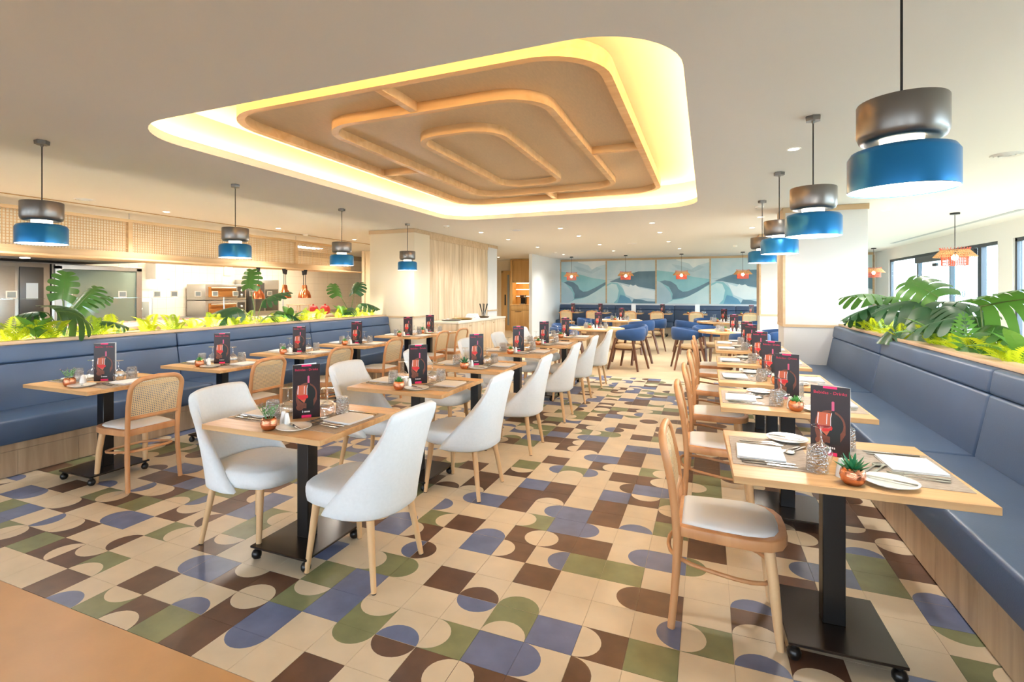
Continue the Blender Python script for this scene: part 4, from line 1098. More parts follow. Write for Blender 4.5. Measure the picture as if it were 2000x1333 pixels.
def barrel_chair():
    t = thing('barrel_chair', (0, 0, 0), 0, 'x', 'chair')
    b = MB(); loops = []; n = 26
    for k in range(n + 1):
        a = R(68 + (292 - 68) * k / n); f = abs(k / n - 0.5) * 2
        zc = 0.66 + 0.015 * (1 - f); hh = 0.118 - 0.04 * f ** 2
        ro, ri = 0.315, 0.270
        if f > 0.94: ro -= 0.012; ri += 0.012; hh -= 0.012
        ca, sa = math.cos(a), math.sin(a)
        L = []
        for r_, z in ((ro - 0.012, zc - hh), (ro + 0.006, zc - hh + 0.02), (ro + 0.018, zc), (ro + 0.012, zc + hh - 0.02), (ro - 0.008, zc + hh), (ri + 0.008, zc + hh), (ri, zc + hh - 0.02), (ri, zc - hh + 0.02), (ri + 0.008, zc - hh)):
            L.append((r_ * ca, 0.94 * r_ * sa, z))
        loops.append(L)
    b.ring(loops); b.build('wrap_back', M_velvet, t, ang=60)
    cushion(MB(), 0.255, 0.25, 0.40, 0.455, 0.02, 26, 2.4).build('seat', M_tanseat, t, ang=60)
    b = MB()
    for s in (-1, 1): b.tube([(0.18, s * 0.2, 0.392), (-0.16, s * 0.17, 0.392)], 0.022, sq=(0.8, 1))
    b.tube([(0.15, -0.2, 0.392), (0.15, 0.2, 0.392)], 0.022, sq=(0.8, 1)); b.tube([(-0.14, -0.18, 0.392), (-0.14, 0.18, 0.392)], 0.022, sq=(0.8, 1))
    b.build('seat_frame', M_walnut, t, smooth=False)
    for s in (-1, 1):
        MB().tube([(0.13, s * 0.245, 0.60), (0.20, s * 0.27, 0.30), (0.265, s * 0.29, 0.0)], [0.02, 0.023, 0.017], sq=(1, 0.8)).build('leg', M_walnut, t)
        MB().tube([(-0.17, s * 0.19, 0.60), (-0.24, s * 0.23, 0.30), (-0.305, s * 0.265, 0.0)], [0.02, 0.023, 0.017], sq=(1, 0.8)).build('leg', M_walnut, t)
    return t
WC, CC, BC = Proto(white_chair()), Proto(cane_chair()), Proto(barrel_chair())

# ------------------------------------------------------------------ table ware
M_china = mat('white_china', rgb(238, 236, 230), 0.2, coat=0.3)
M_linen = mat('white_paper_napkin', rgb(240, 240, 240), 0.8)
M_mat = mat('woven_placemat', rgb(164, 152, 140), 0.8, var=(30, 0.28, (1.0, 4.0, 1)), bump=(220, 0.2))
M_cut = mat('cutlery_steel', rgb(190, 186, 180), 0.18, 1.0)
M_glass = thin_glass('clear_glass', (0.90, 0.91, 0.92, 1), 0.16, 0.04)
M_crys = thin_glass('cut_crystal', (0.80, 0.81, 0.82, 1), 0.16, 0.06, bump=(90, 0.9))
M_salt = mat('shaker_china', rgb(236, 234, 230), 0.25)
M_hole = mat('shaker_top', rgb(150, 150, 150), 0.3, 0.8)
plate_me = MB().lathe([(0.001, 0.003), (0.052, 0.003), (0.055, 0.0), (0.060, 0.004), (0.088, 0.013), (0.0885, 0.0155), (0.086, 0.016), (0.060, 0.008), (0.001, 0.007)], 32).mesh('bread_plate', M_china, ang=60)
wine_me = MB().lathe([(0.031, 0.0), (0.036, 0.015), (0.042, 0.040), (0.039, 0.062), (0.026, 0.080), (0.010, 0.090), (0.0045, 0.096), (0.004, 0.125), (0.0042, 0.150), (0.010, 0.154), (0.034, 0.157), (0.0345, 0.159), (0.001, 0.161)], 24, cap=False).mesh('wine_glass', M_glass, ang=60)
def tumbler_mesh():
    b = MB(); b.lathe([(0.040, 0.0), (0.0395, 0.02), (0.0375, 0.07), (0.035, 0.096), (0.031, 0.100), (0.001, 0.100)], 16, cap=False)
    b.lathe([(0.037, 0.001), (0.0345, 0.07), (0.032, 0.088), (0.001, 0.089)], 16, cap=False)
    return b.mesh('tumbler', M_crys, smooth=False)
tumb_me = tumbler_mesh()
nb = MB()
for k, (a, c) in enumerate(((0.092, 0.105), (0.090, 0.102), (0.091, 0.104))):
    nb.box(-a, a, -c, c, 0.0035 * k + 0.0004, 0.0035 * k + 0.0034)
nap_me = nb.mesh('napkin', M_linen, bev=0.0012, seg=1)
mat_me = MB().box(-0.148, 0.148, -0.222, 0.222, 0, 0.0025).mesh('placemat', M_mat, smooth=False)
def knife_mesh(L=0.205):
    b = MB(); h = L * 0.45
    b.ring([[(-L / 2 + u * h, y * w, 0.0035 + z * 0.0028) for y, z in ((-1, 0), (0, -1), (1, 0), (0, 1))] for u, w in ((0, 0.004), (0.1, 0.007), (0.6, 0.0065), (1, 0.0045))])
    b.ring([[(-L / 2 + h + u * (L - h), y, 0.0035 + z) for y, z in ((-0.006 * w, -0.0006), (0.007 * w, -0.0006), (0.007 * w, 0.0006), (-0.006 * w, 0.0006))] for u, w in ((0, 0.7), (0.1, 1.2), (0.7, 1.25), (0.92, 0.9), (1, 0.2))])
    return b.mesh('knife', M_cut, ang=50)
def fork_mesh(L=0.195):
    b = MB(); h = L * 0.62
    P = [(-L / 2, 0.006, 0.003), (-L / 2 + 0.02, 0.0065, 0.003), (-L / 2 + h * 0.7, 0.003, 0.004), (-L / 2 + h, 0.004, 0.008), (-L / 2 + h + 0.02, 0.011, 0.007)]
    b.ring([[(x, -w, z), (x, w, z), (x, w, z + 0.002), (x, -w, z + 0.002)] for x, w, z in P])
    for k in range(4):
        y = -0.009 + 0.006 * k
        b.ring([[(x, y - w, z), (x, y + w, z), (x, y + w, z + 0.0015), (x, y - w, z + 0.0015)] for x, w, z in ((-L / 2 + h + 0.018, 0.002, 0.007), (L / 2 - 0.015, 0.0016, 0.004), (L / 2, 0.0008, 0.007))])
    return b.mesh('fork', M_cut, ang=50)
def spoon_mesh(L=0.185):
    b = MB(); h = L * 0.70
    P = [(-L / 2, 0.006, 0.003), (-L / 2 + 0.02, 0.0065, 0.003), (-L / 2 + h * 0.7, 0.003, 0.004), (-L / 2 + h, 0.004, 0.007)]
    b.ring([[(x, -w, z), (x, w, z), (x, w, z + 0.002), (x, -w, z + 0.002)] for x, w, z in P])
    loops = []
    for u, w, z in ((0, 0.004, 0.007), (0.15, 0.012, 0.005), (0.45, 0.018, 0.002), (0.75, 0.016, 0.003), (0.95, 0.008, 0.006), (1, 0.002, 0.007)):
        x = -L / 2 + h + u * (L - h); loops.append([(x, -w, 0.007), (x, -w * 0.5, z), (x, w * 0.5, z), (x, w, 0.007), (x, w * 0.5, z + 0.0015), (x, -w * 0.5, z + 0.0015)])
    b.ring(loops)
    return b.mesh('spoon', M_cut, ang=60)
knife_me, fork_me, spoon_me = knife_mesh(), fork_mesh(), spoon_mesh()
bknife_me = knife_mesh(0.16)
# shaker
def shaker(loc, label, pepper):
    t = thing('pepper_shaker' if pepper else 'salt_shaker', loc, 0, label, 'shaker', 'white china shakers on the tables')
    link('body', SHB, t); link('cap', SHC, t)
    return t
SHB = MB().lathe([(0.019, 0), (0.020, 0.003), (0.018, 0.03), (0.013, 0.055), (0.011, 0.064)], 16).mesh('shaker_body', M_salt, ang=60)
SHC = MB().lathe([(0.011, 0.064), (0.010, 0.069), (0.004, 0.072), (0.001, 0.0725)], 16).mesh('shaker_cap', M_salt, ang=60)
# copper pots with succulents
M_suc = leafmat('succulent', rgb(86, 160, 84), rgb(150, 200, 90), 0.15)
M_suc2 = leafmat('succulent_dark', rgb(44, 128, 84), rgb(90, 160, 80), 0.15)
M_lav = leafmat('lavender', rgb(96, 150, 96), rgb(140, 180, 110), 0.15)
M_flw = mat('lavender_flower', rgb(142, 112, 134), 0.7)
M_copm = mat('pot_copper', rgb(222, 150, 116), 0.24, 1.0, bump=(60, 0.25, (1, 1, 4)))
M_bark = mat('pot_bark', rgb(150, 108, 66), 0.9, bump=(160, 0.6))
POT = MB().lathe([(0.001, 0.001), (0.026, 0.0), (0.036, 0.012), (0.042, 0.032), (0.039, 0.052), (0.031, 0.062), (0.029, 0.062), (0.036, 0.050), (0.038, 0.034), (0.030, 0.012), (0.001, 0.006)], 24).mesh('pot', M_copm, ang=60)
BARK = MB().lathe([(0.034, 0.046), (0.031, 0.054), (0.001, 0.056)], 16).mesh('bark', M_bark)
def spike(L, W, th=0.3):
    b = MB(); loops = []
    for u in (0, 0.25, 0.55, 0.85, 1.0):
        w_ = W * (0.55 + 1.2 * u * (1 - u)) * (1 - u ** 3) + 0.0004; x = L * u; z = 0.25 * L * u * u
        loops.append([(x, -w_, z + w_ * 0.5), (x, 0, z - w_ * th), (x, w_, z + w_ * 0.5), (x, 0, z + w_ * 0.1)])
    b.ring(loops); return b
SPK = [spike(0.065, 0.010).mesh('leaf', M_suc2, ang=60), spike(0.045, 0.010).mesh('leaf', M_suc, ang=60), spike(0.075, 0.006).mesh('leaf', M_lav, ang=60)]
def lav_mesh():
    b = MB(); b.tube([(0, 0, 0), (0.01, 0, 0.04), (0.025, 0, 0.085)], 0.0012, 4)
    for k in range(16):
        u = 0.25 + 0.05 * k; p = Vector((0.025 * u * u, 0, 0.085 * min(u, 1)))
        a = k * 2.4; mi = 1 if k > 11 else 0
        d = Vector((math.cos(a), math.sin(a), 0.7)).normalized() * (0.016 if mi == 0 else 0.008)
        sd = d.cross(Vector((0, 0, 1))).normalized() * 0.004
        b.add([p, p + d * 0.5 + sd, p + d, p + d * 0.5 - sd], [(0, 1, 2, 3)], mi)
    return b.mesh('sprig', [M_lav, M_flw], smooth=False)
LAV = lav_mesh()
def pot_plant(loc, kind, label):
    t = thing('copper_pot_plant', loc, rnd.uniform(0, 6), label, 'potted plant', 'copper pot plants on the tables')
    link('pot', POT, t); link('bark', BARK, t)
    if kind == 2:
        for i in range(9):
            o = link('sprig', LAV, t, (0.012 * math.cos(i * 2.4), 0.012 * math.sin(i * 2.4), 0.05)); o.rotation_euler = (0, R(rnd.uniform(0, 16)), i * 2.4)
    else:
        for ring_, (n, p) in enumerate(((7, 12), (6, 38), (4, 62))):
            for i in range(n):
                o = link('leaf', SPK[kind], t, (0, 0, 0.05)); set_rot(o, 2 * PI * (i + 0.5 * ring_) / n, R(p + rnd.uniform(-6, 6)))
    return t
# menu card
M_mblack = mat('menu_black', rgb(34, 20, 24), 0.35, var=(14, 0.35))
M_mwhite = mat('menu_white', rgb(236, 236, 236), 0.5)
M_mpink = mat('menu_pink', rgb(226, 30, 104), 0.5)
M_mtext = mat('menu_text', rgb(206, 34, 76), 0.5)
M_mprint = [mat('print_barrel', rgb(110, 58, 40), 0.5, var=(40, .3)), mat('print_wine', rgb(200, 32, 36), 0.5), mat('print_bottle', rgb(18, 20, 18), 0.4), mat('print_glint', rgb(230, 220, 220), 0.5), mat('print_capsule', rgb(196, 84, 120), 0.5), mat('print_orange', rgb(186, 92, 60), 0.5)]
fc = bpy.data.curves.new('menu_text', 'FONT'); fc.body = 'Bebidas - Drinks'; fc.size = 0.0185; fc.align_x = 'CENTER'; fc.resolution_u = 2
fo = bpy.data.objects.new('menu_text_tmp', fc); col.objects.link(fo)
bpy.context.view_layer.update()
TXT = bpy.data.meshes.new_from_object(fo.evaluated_get(bpy.context.evaluated_depsgraph_get()))
TXT.materials.clear(); TXT.materials.append(M_mtext)
TXT.transform(Matrix.Rotation(PI / 2, 4, 'X')); TXT.transform(Matrix.Translation((0, -0.0028, 0.266)))
bpy.data.objects.remove(fo); bpy.data.curves.remove(fc)
MW, MH = 0.145, 0.30
def menu_front(turned=False):
    b = MB(); b.box(-MW / 2, MW / 2, -0.001, 0.001, 0, MH)
    return b.mesh('front_page', M_mblack, smooth=False)
def poly_mesh(name, items, mats):
    b = MB()
    for q, (mi, P) in enumerate(items):
        b.add([(x, -0.0012 - 0.0002 * q, z) for x, z in P], [tuple(range(len(P)))], mi)
    return b.mesh(name, mats, smooth=False)
def ell(cx, cz, a, c, n=20, t0=0, t1=360): return [(cx + a * math.cos(R(t0 + (t1 - t0) * i / n)), cz + c * math.sin(R(t0 + (t1 - t0) * i / n))) for i in range(n + (0 if t1 - t0 == 360 else 1))]
PRINT = poly_mesh('picture', [
    (0, ell(0.0, 0.135, 0.056, 0.062, 20, 0, 180) + [(-0.056, 0.10), (-0.045, 0.06), (0.03, 0.05), (0.056, 0.10)]),
    (2, ell(0.0, 0.135, 0.049, 0.053)),
    (5, [(-0.046, 0.185), (-0.05, 0.15), (-0.044, 0.115), (-0.012, 0.085), (0.004, 0.12), (0.008, 0.16), (0.002, 0.185)]),
    (1, ell(-0.020, 0.130, 0.029, 0.028, 14, 180, 360)),
    (2, [(0.0, 0.05), (0.0, 0.165), (0.006, 0.185), (0.007, 0.232), (0.017, 0.232), (0.018, 0.185), (0.036, 0.165), (0.038, 0.05)]),
    (4, [(0.006, 0.196), (0.006, 0.234), (0.011, 0.237), (0.016, 0.234), (0.016, 0.196)]),
    (3, [(0.001, 0.12), (0.001, 0.165), (0.006, 0.186), (0.0075, 0.186), (0.0035, 0.164), (0.0035, 0.12)]),
    (3, [(-0.048, 0.135), (-0.045, 0.182), (-0.041, 0.182), (-0.044, 0.135)]),
    (3, [(-0.014, 0.135), (-0.012, 0.18), (-0.009, 0.18), (-0.011, 0.135)]),
    (1, ell(0.003, 0.12, 0.006, 0.010, 10)),
    (0, ell(-0.035, 0.062, 0.020, 0.018, 12))], M_mprint)
PTAB = poly_mesh('pink_tab', [(0, [(-0.026, 0.290), (0.026, 0.290), (0.026, 0.3001), (-0.026, 0.3001)])], [M_mpink])
PTAB2 = poly_mesh('pink_tab', [(0, [(-0.026, 0.001), (0.026, 0.001), (0.026, 0.016), (-0.026, 0.016)])], [M_mpink])
LOGO = poly_mesh('white_logo', [(0, [(-0.022, 0.030), (-0.019, 0.030), (-0.019, 0.042), (-0.022, 0.042)])] + [(0, [(-0.014 + 0.007 * k, 0.031), (-0.0095 + 0.007 * k, 0.031), (-0.0095 + 0.007 * k, 0.039), (-0.014 + 0.007 * k, 0.039)]) for k in range(5)], [M_mwhite])
FRONT = menu_front()
def back_page(hinge):
    s = -1 if hinge == 'l' else 1
    b = MB(); b.box(0, MW, -0.001, 0.001, 0, MH + 0.0005)
    m = Matrix.Translation((s * MW / 2, 0.001, 0)) @ Matrix.Rotation(R(26) if s < 0 else PI - R(26), 4, 'Z')
    b.v = [tuple(m @ Vector(p)) for p in b.v]
    return b.mesh('back_page', M_mwhite, smooth=False)
BACK = {'l': back_page('l'), 'r': back_page('r')}
def menu(loc, rz, label, hinge='l', white=False):
    t = thing('drinks_menu', loc, rz, label, 'menu', 'drinks menus standing on the tables')
    if white:
        link('white_page', MWP, t); link('back_page', BACK[hinge], t); return t
    link('front_page', FRONT, t); link('back_page', BACK[hinge], t); link('picture', PRINT, t); link('pink_tab', PTAB, t); link('pink_tab', PTAB2, t); link('white_logo', LOGO, t); link('title_text', TXT, t)
    return t
MWP = MB().box(-MW / 2, MW / 2, -0.001, 0.001, 0, MH).mesh('white_page', M_mwhite, smooth=False)

def item(name, me, loc, rz, label, cat, group): return tag(link(name, me, None, loc, rz), label, cat, group)
TZ = 0.75
def setting(cx, cy, ang, where, full=True, glasses=(1, 1), gp=((0.105, 0.035), (0.15, 0.112))):
    """place setting on a table centred at cx,cy; ang 0 = diner on +x side"""
    c, s = math.cos(ang), math.sin(ang)
    def W(x, y, z): return (cx + x * c - y * s, cy + x * s + y * c, TZ + z)
    j = lambda a: rnd.uniform(-a, a)
    item('placemat', mat_me, W(0.238, -0.01, 0.0003), ang, 'grey woven placemat, ' + where, 'placemat', 'woven placemats')
    item('napkin', nap_me, W(0.272 + j(.004), 0.025 + j(.006), 0.003), ang + j(0.05), 'folded white napkin, ' + where, 'napkin', 'white napkins')
    item('bread_plate', plate_me, W(0.135, -0.245, 0.0025), 0, 'round white bread plate, ' + where, 'plate', 'bread plates')
    if glasses[0]: item('wine_glass', wine_me, W(gp[0][0] + j(.008), gp[0][1] + j(.008), 0.003), 0, 'upturned wine glass, ' + where, 'glass', 'upturned wine glasses')
    if glasses[1]: item('tumbler', tumb_me, W(gp[1][0] + j(.008), gp[1][1] + j(.006), 0.003), j(1), 'upturned cut crystal tumbler, ' + where, 'glass', 'upturned tumblers')
    if not full: return
    item('fork', fork_me, W(0.255, -0.118, 0.003), ang + PI + j(.05), 'steel dinner fork, ' + where, 'fork', 'dinner forks')
    item('dessert_fork', fork_me, W(0.245, -0.150, 0.003), ang + PI + j(.05), 'steel starter fork, outer one, ' + where, 'fork', 'starter forks')
    item('knife', knife_me, W(0.255, 0.150, 0.003), ang + PI + j(.04), 'steel dinner knife, ' + where, 'knife', 'dinner knives')
    item('table_knife', knife_me, W(0.25, 0.185, 0.003), ang + PI + j(.04), 'steel starter knife, outer one, ' + where, 'knife', 'starter knives')
    item('spoon', spoon_me, W(0.118, -0.075, 0.003), ang + R(65) + j(.2), 'steel dessert spoon, ' + where, 'spoon', 'dessert spoons')
    item('cake_fork', fork_me, W(0.155, -0.060, 0.003), ang + R(60) + j(.2), 'steel dessert fork, ' + where, 'fork', 'dessert forks')
    item('butter_knife', bknife_me, W(0.135, -0.243, 0.0145), ang + R(160) + j(.2), 'steel butter knife on plate, ' + where, 'knife', 'butter knives')

# ---- rows of square tables.  where-phrases count from things one can find
LROW = [(-3.73, 0.765), (-3.735, 1.85), (-3.735, 2.90), (-3.735, 3.98), (-3.80, 5.40), (-3.80, 6.12)]
MROW = [(-1.395, 0.468), (-1.375, 1.655), (-1.375, 2.75), (-1.385, 3.985), (-1.385, 5.04), (-1.385, 6.19)]
RROW = [(1.187, 0.735), (1.18, 2.00), (1.187, 2.95), (1.195, 4.06), (1.20, 5.30), (1.20, 6.03)]
rr = random.Random(3)
RG = ((0.05, 0.095), (0.085, 0.19))
for k, (x, y) in enumerate(LROW):
    n = ORD[5 - k]; w = '%s kitchen banquette table from the pillar' % n
    TP.put((x, y, 0), 0, 'square oak table with black column, %s' % w, 'square oak tables')
    setting(x, y, 0, 'chair side, ' + w, k < 4); setting(x, y, PI, 'bench side, ' + w, k < 2)
    menu((x + 0.02, y - 0.02, TZ), R(38), 'black folded drinks menu, ' + w)
    pot_plant((x + 0.01, y - 0.26, TZ), (2, 1, 1, 1, 1, 0)[k], 'copper pot with green succulent, ' + w)
    shaker((x + 0.06, y - 0.20, TZ), 'white salt shaker, ' + w, False); shaker((x + 0.02, y - 0.17, TZ), 'white pepper shaker behind the other, ' + w, True)
    CC.put((x + (0.36 if k < 4 else 0.40), y + 0.02, 0), PI + rr.uniform(-0.05, 0.05), 'cane back beech chair at the %s' % w, 'cane back chairs')
for k, (x, y) in enumerate(MROW):
    n = ORD[5 - k]; w = '%s middle row table from the round tables' % n
    TP.put((x, y, 0), 0, 'square oak table with black column, %s' % w, 'square oak tables')
    setting(x, y, 0, 'aisle side, ' + w, k < 5); setting(x, y, PI, 'kitchen side, ' + w, k < 3)
    menu((x + 0.02, y - 0.03, TZ), R(46), 'black folded drinks menu, ' + w)
    pot_plant((x + 0.02, y - 0.30, TZ), (2, 1, 0, 1, 1, 1)[k], 'copper pot with green plant, ' + w)
    shaker((x + 0.055, y - 0.215, TZ), 'white salt shaker, ' + w, False); shaker((x + 0.01, y - 0.19, TZ), 'white pepper shaker behind the other, ' + w, True)
    WC.put((x + 0.41, y - 0.01, 0), PI + rr.uniform(-0.04, 0.04), 'pale upholstered chair, aisle side, %s' % w, 'pale upholstered chairs')
    WC.put((x - 0.39, y + 0.01, 0), rr.uniform(-0.05, 0.05), 'pale upholstered chair, kitchen side, %s' % w, 'pale upholstered chairs')
for k, (x, y) in enumerate(RROW):
    n = ORD[5 - k]; w = '%s window banquette table from the pillar' % n
    TPR.put((x, y, 0), R(1.5) if k == 0 else 0, 'square oak table with black column, %s' % w, 'square oak tables')
    setting(x, y, 0, 'bench side, ' + w, k < 5, gp=RG); setting(x, y, PI, 'chair side, ' + w, k < 5, gp=RG)
    menu((x + 0.005, y + 0.065, TZ), R(-20), 'black folded drinks menu, ' + w, 'r')
    pot_plant((x + 0.01, y - 0.29, TZ), (0, 1, 1, 1, 1, 1)[k], 'copper pot with green succulent, ' + w)
    shaker((x - 0.01, y - 0.215, TZ), 'white salt shaker, ' + w, False); shaker((x + 0.035, y - 0.20, TZ), 'white pepper shaker behind the other, ' + w, True)
    CC.put((x - 0.415, y + 0.005, 0), rr.uniform(-0.04, 0.04), 'cane back beech chair at the %s' % w, 'cane back chairs')
# ---- round tables with blue barrel chairs
RT = [(-1.31, 8.32, 'nearest the pale chairs'), (-1.33, 11.45, 'before the mural beside the corridor opening'), (1.10, 8.45, 'beside the cane chairs and pillars'), (1.02, 11.6, 'before the mural beside the far pillar')]
RCH = [[(-0.68, 8.18, 165), (-0.72, 9.02, 230), (-2.0, 8.75, -20), (-1.75, 7.75, 40)], [(-0.75, 10.85, 140), (-0.55, 11.65, 185), (-2.05, 11.3, 0), (-1.55, 12.2, -80)],
       [(0.40, 8.62, 10), (0.75, 9.15, -50), (1.78, 8.75, 190), (1.35, 7.75, 100)], [(0.32, 11.3, 20), (0.70, 12.25, -60), (1.7, 11.7, 180)]]
CS = [('aisle side', 'aisle and mural corner', 'sideboard side', 'pale chair side'), ('aisle corner', 'aisle side', 'corridor side', 'mural side'), ('aisle side', 'mural side', 'pillar side', 'cane chair side'), ('aisle side', 'mural side', 'pillar side')]
for k, (x, y, w) in enumerate(RT):
    round_table(x, y, 'round oak pedestal table ' + w)
    ww = 'round table ' + w
    for q, (px_, py_, a) in enumerate(RCH[k]):
        BC.put((px_, py_, 0), R(a), 'blue velvet barrel chair, %s, round table %s' % (CS[k][q], w), 'blue barrel chairs')
    for q, a in enumerate((0, 90, 180, 270)):
        aa = R(a + 20); side = (('aisle side', 'mural side', 'sideboard side', 'tiled floor side') if x < 0 else ('pillar side', 'mural side', 'aisle side', 'tiled floor side'))[q]
        p = lambda r_, da=0: (x + r_ * math.cos(aa + da), y + r_ * math.sin(aa + da), TZ)
        item('napkin', nap_me, p(0.40), aa, 'folded white napkin, %s, %s' % (side, ww), 'napkin', 'white napkins')
        item('wine_glass', wine_me, p(0.22, 0.3), 0, 'upturned wine glass, %s, %s' % (side, ww), 'glass', 'upturned wine glasses')
        item('tumbler', tumb_me, p(0.26, 0.62), 0, 'upturned crystal tumbler, %s, %s' % (side, ww), 'glass', 'upturned tumblers')
    menu((x + 0.05, y, TZ), R(15), 'black folded drinks menu, ' + ww)
    pot_plant((x - 0.10, y - 0.12, TZ), 1, 'copper pot with green succulent, ' + ww)
    shaker((x - 0.01, y - 0.16, TZ), 'white salt shaker, ' + ww, False); shaker((x + 0.05, y - 0.15, TZ), 'white pepper shaker, ' + ww, True)
# ---- tables along the back bench
for k, x in enumerate((-3.68, -2.72, -1.62, -0.70, 0.36, 1.90)):
    w = '%s mural bench table from the white wall end' % ORD[k]; y = 15.98
    TP.put((x, y, 0), PI / 2, 'square oak table, %s' % w, 'square oak tables')
    menu((x + 0.06, y - 0.05, TZ), R(12), 'folded drinks menu, ' + w, 'l', k in (2, 4))
    pot_plant((x - 0.22, y - 0.1, TZ), 1, 'copper pot with green succulent, ' + w)
    for q, dx in enumerate((-0.08, 0.22)):
        item('tumbler', tumb_me, (x + dx, y - 0.1, TZ), 0, 'upturned tumbler, %s, %s' % (('pot side', 'menu side')[q], w), 'glass', 'upturned tumblers')
        item('wine_glass', wine_me, (x + dx + 0.06, y + 0.05, TZ), 0, 'upturned wine glass, %s, %s' % (('pot side', 'menu side')[q], w), 'glass', 'upturned wine glasses')
    CC.put((x + (-0.05 if k % 2 else 0.02), y - 0.58, 0), PI / 2 + rr.uniform(-0.1, 0.1), 'cane back beech chair at the %s' % w, 'cane back chairs')

# ------------------------------------------------------------------ lamps
M_pgrey = mat('pendant_gunmetal', rgb(124, 120, 116), 0.34, 0.85)
M_pblue = mat('pendant_blue', rgb(30, 118, 178), 0.30, 0.55)
M_pin = mat('pendant_white', rgb(240, 238, 232), 0.5)
M_glow = emit('pendant_glow', (1.0, 0.82, 0.56, 1), 5.0)
M_diff = emit('pendant_diffuser', (1.0, 0.95, 0.86, 1), 2.6)
def drum_pendant():
    t = thing('drum_pendant', (0, 0, 0), 0, 'x', 'pendant lamp')
    MB().lathe([(0.072, 2.022), (0.112, 2.016), (0.130, 2.024), (0.138, 2.045), (0.138, 2.160), (0.135, 2.165), (0.02, 2.166)], 40).build('upper_drum', M_pgrey, t, ang=50)
    b = MB(); b.lathe([(0.072, 1.990), (0.130, 1.990), (0.155, 1.982), (0.167, 1.962), (0.167, 1.838), (0.1645, 1.836), (0.162, 1.840)], 40, cap=False); b.build('lower_drum', M_pblue, t, ang=50)
    MB().lathe([(0.162, 1.839), (0.162, 1.955), (0.150, 1.975), (0.072, 1.984)], 40, cap=False).build('inner_lining', M_pin, t, ang=50)
    MB().lathe([(0.066, 1.985), (0.066, 2.025)], 24).build('glow_neck', M_glow, t)
    MB().lathe([(0.130, 1.870), (0.130, 1.874)], 32).build('diffuser', M_diff, t, smooth=False)
    MB().tube([(0, 0, 2.16), (0, 0, 2.62)], 0.0045, 8).build('cord', M_blk, t)
    MB().lathe([(0.007, 2.60), (0.012, 2.615), (0.012, 2.618), (0.048, 2.618), (0.050, 2.645), (0.048, 2.65)], 6).build('ceiling_rose', M_pgrey, t, smooth=False)
    return t
DP = Proto(drum_pendant())
for k, y in enumerate((0.52, 2.247, 4.027, 5.75)):
    o = DP.put((1.364, y, 0), R(20 * k), 'grey and blue drum pendant over the window banquette, %s from the pillar' % ORD[3 - k], 'drum pendants over the banquettes')
    point('pendant_bulb', (1.364, y, 1.80), 12, WARM, 0.1)
for k, y in enumerate((0.524, 2.33, 4.141, 5.901)):
    DP.put((-4.115, y, 0), R(20 * k), 'grey and blue drum pendant over the kitchen banquette, %s from the pillar' % ORD[3 - k], 'drum pendants over the banquettes')
    point('pendant_bulb', (-4.115, y, 1.80), 12, WARM, 0.1)
M_rat = mat('rattan_red', rgb(206, 92, 66), 0.6)
M_rat2 = mat('rattan_tan', rgb(206, 160, 108), 0.6)
def basket_pendant():
    t = thing('basket_pendant', (0, 0, 0), 0, 'x', 'pendant lamp')
    b = MB(); n = 40
    for k in range(n):
        a = 2 * PI * k / n; c, s = math.cos(a), math.sin(a)
        b.tube([(0.155 * c, 0.155 * s, 1.855), (0.155 * c, 0.155 * s, 2.03)], 0.0045, 4)
    for z in (1.857, 1.90, 1.945, 1.99): b.tube([(0.155 * math.cos(2 * PI * k / 24), 0.155 * math.sin(2 * PI * k / 24), z) for k in range(24)], 0.004, 4, closed=True)
    b.build('lower_basket', M_rat, t, smooth=False)
    b = MB()
    for k in range(n):
        a = 2 * PI * k / n; c, s = math.cos(a), math.sin(a); a2 = a + 0.22
        b.tube([(0.255 * c, 0.255 * s, 1.985), (0.17 * math.cos(a2), 0.17 * math.sin(a2), 2.085)], 0.005, 4)
        a2 = a - 0.22
        b.tube([(0.252 * c, 0.252 * s, 1.987), (0.168 * math.cos(a2), 0.168 * math.sin(a2), 2.083)], 0.005, 4)
    for r_, z in ((0.255, 1.985), (0.23, 2.015), (0.20, 2.05), (0.17, 2.085)): b.tube([(r_ * math.cos(2 * PI * k / 30), r_ * math.sin(2 * PI * k / 30), z) for k in range(30)], 0.005, 4, closed=True)
    b.build('flared_collar', M_rat2, t, smooth=False)
    b = MB()
    for k in range(28):
        a = 2 * PI * k / 28; b.tube([(0.165 * math.cos(a), 0.165 * math.sin(a), 2.08), (0.18 * math.cos(a + .1), 0.18 * math.sin(a + .1), 2.125)], 0.004, 4)
    b.build('fringe', M_rat, t, smooth=False)
    MB().lathe([(0.001, 1.93), (0.035, 1.945), (0.045, 1.975), (0.035, 2.005), (0.015, 2.03)], 14).build('bulb', emit('basket_bulb', (1.0, 0.74, 0.42, 1), 18), t)
    b = MB().tube([(0, 0, 2.03), (0, 0, 2.62)], 0.005, 6)
    for a in (0, PI / 3, 2 * PI / 3): b.tube([(0.168 * math.cos(a), 0.168 * math.sin(a), 2.083), (-0.168 * math.cos(a), -0.168 * math.sin(a), 2.083)], 0.003, 4)
    b.build('cord', M_blk, t)
    MB().lathe([(0.06, 2.625), (0.06, 2.65)], 16).build('ceiling_rose', M_blk, t)
    return t
BP = Proto(basket_pendant())
for k, (x, y, w) in enumerate(((-3.55, 15.45, 'first over the mural bench from the white wall end'), (-1.745, 15.42, 'second over the mural bench from the white wall end'), (-0.035, 15.40, 'third over the mural bench from the white wall end'), (1.684, 15.3, 'fourth over the mural bench from the white wall end'), (4.139, 8.067, 'hanging before the glass doors'), (4.88, 15.2, 'in the corner of mural and glass doors'))):
    BP.put((x, y, 0), 0, 'red and tan basket pendant lamp, ' + w, 'basket pendants')
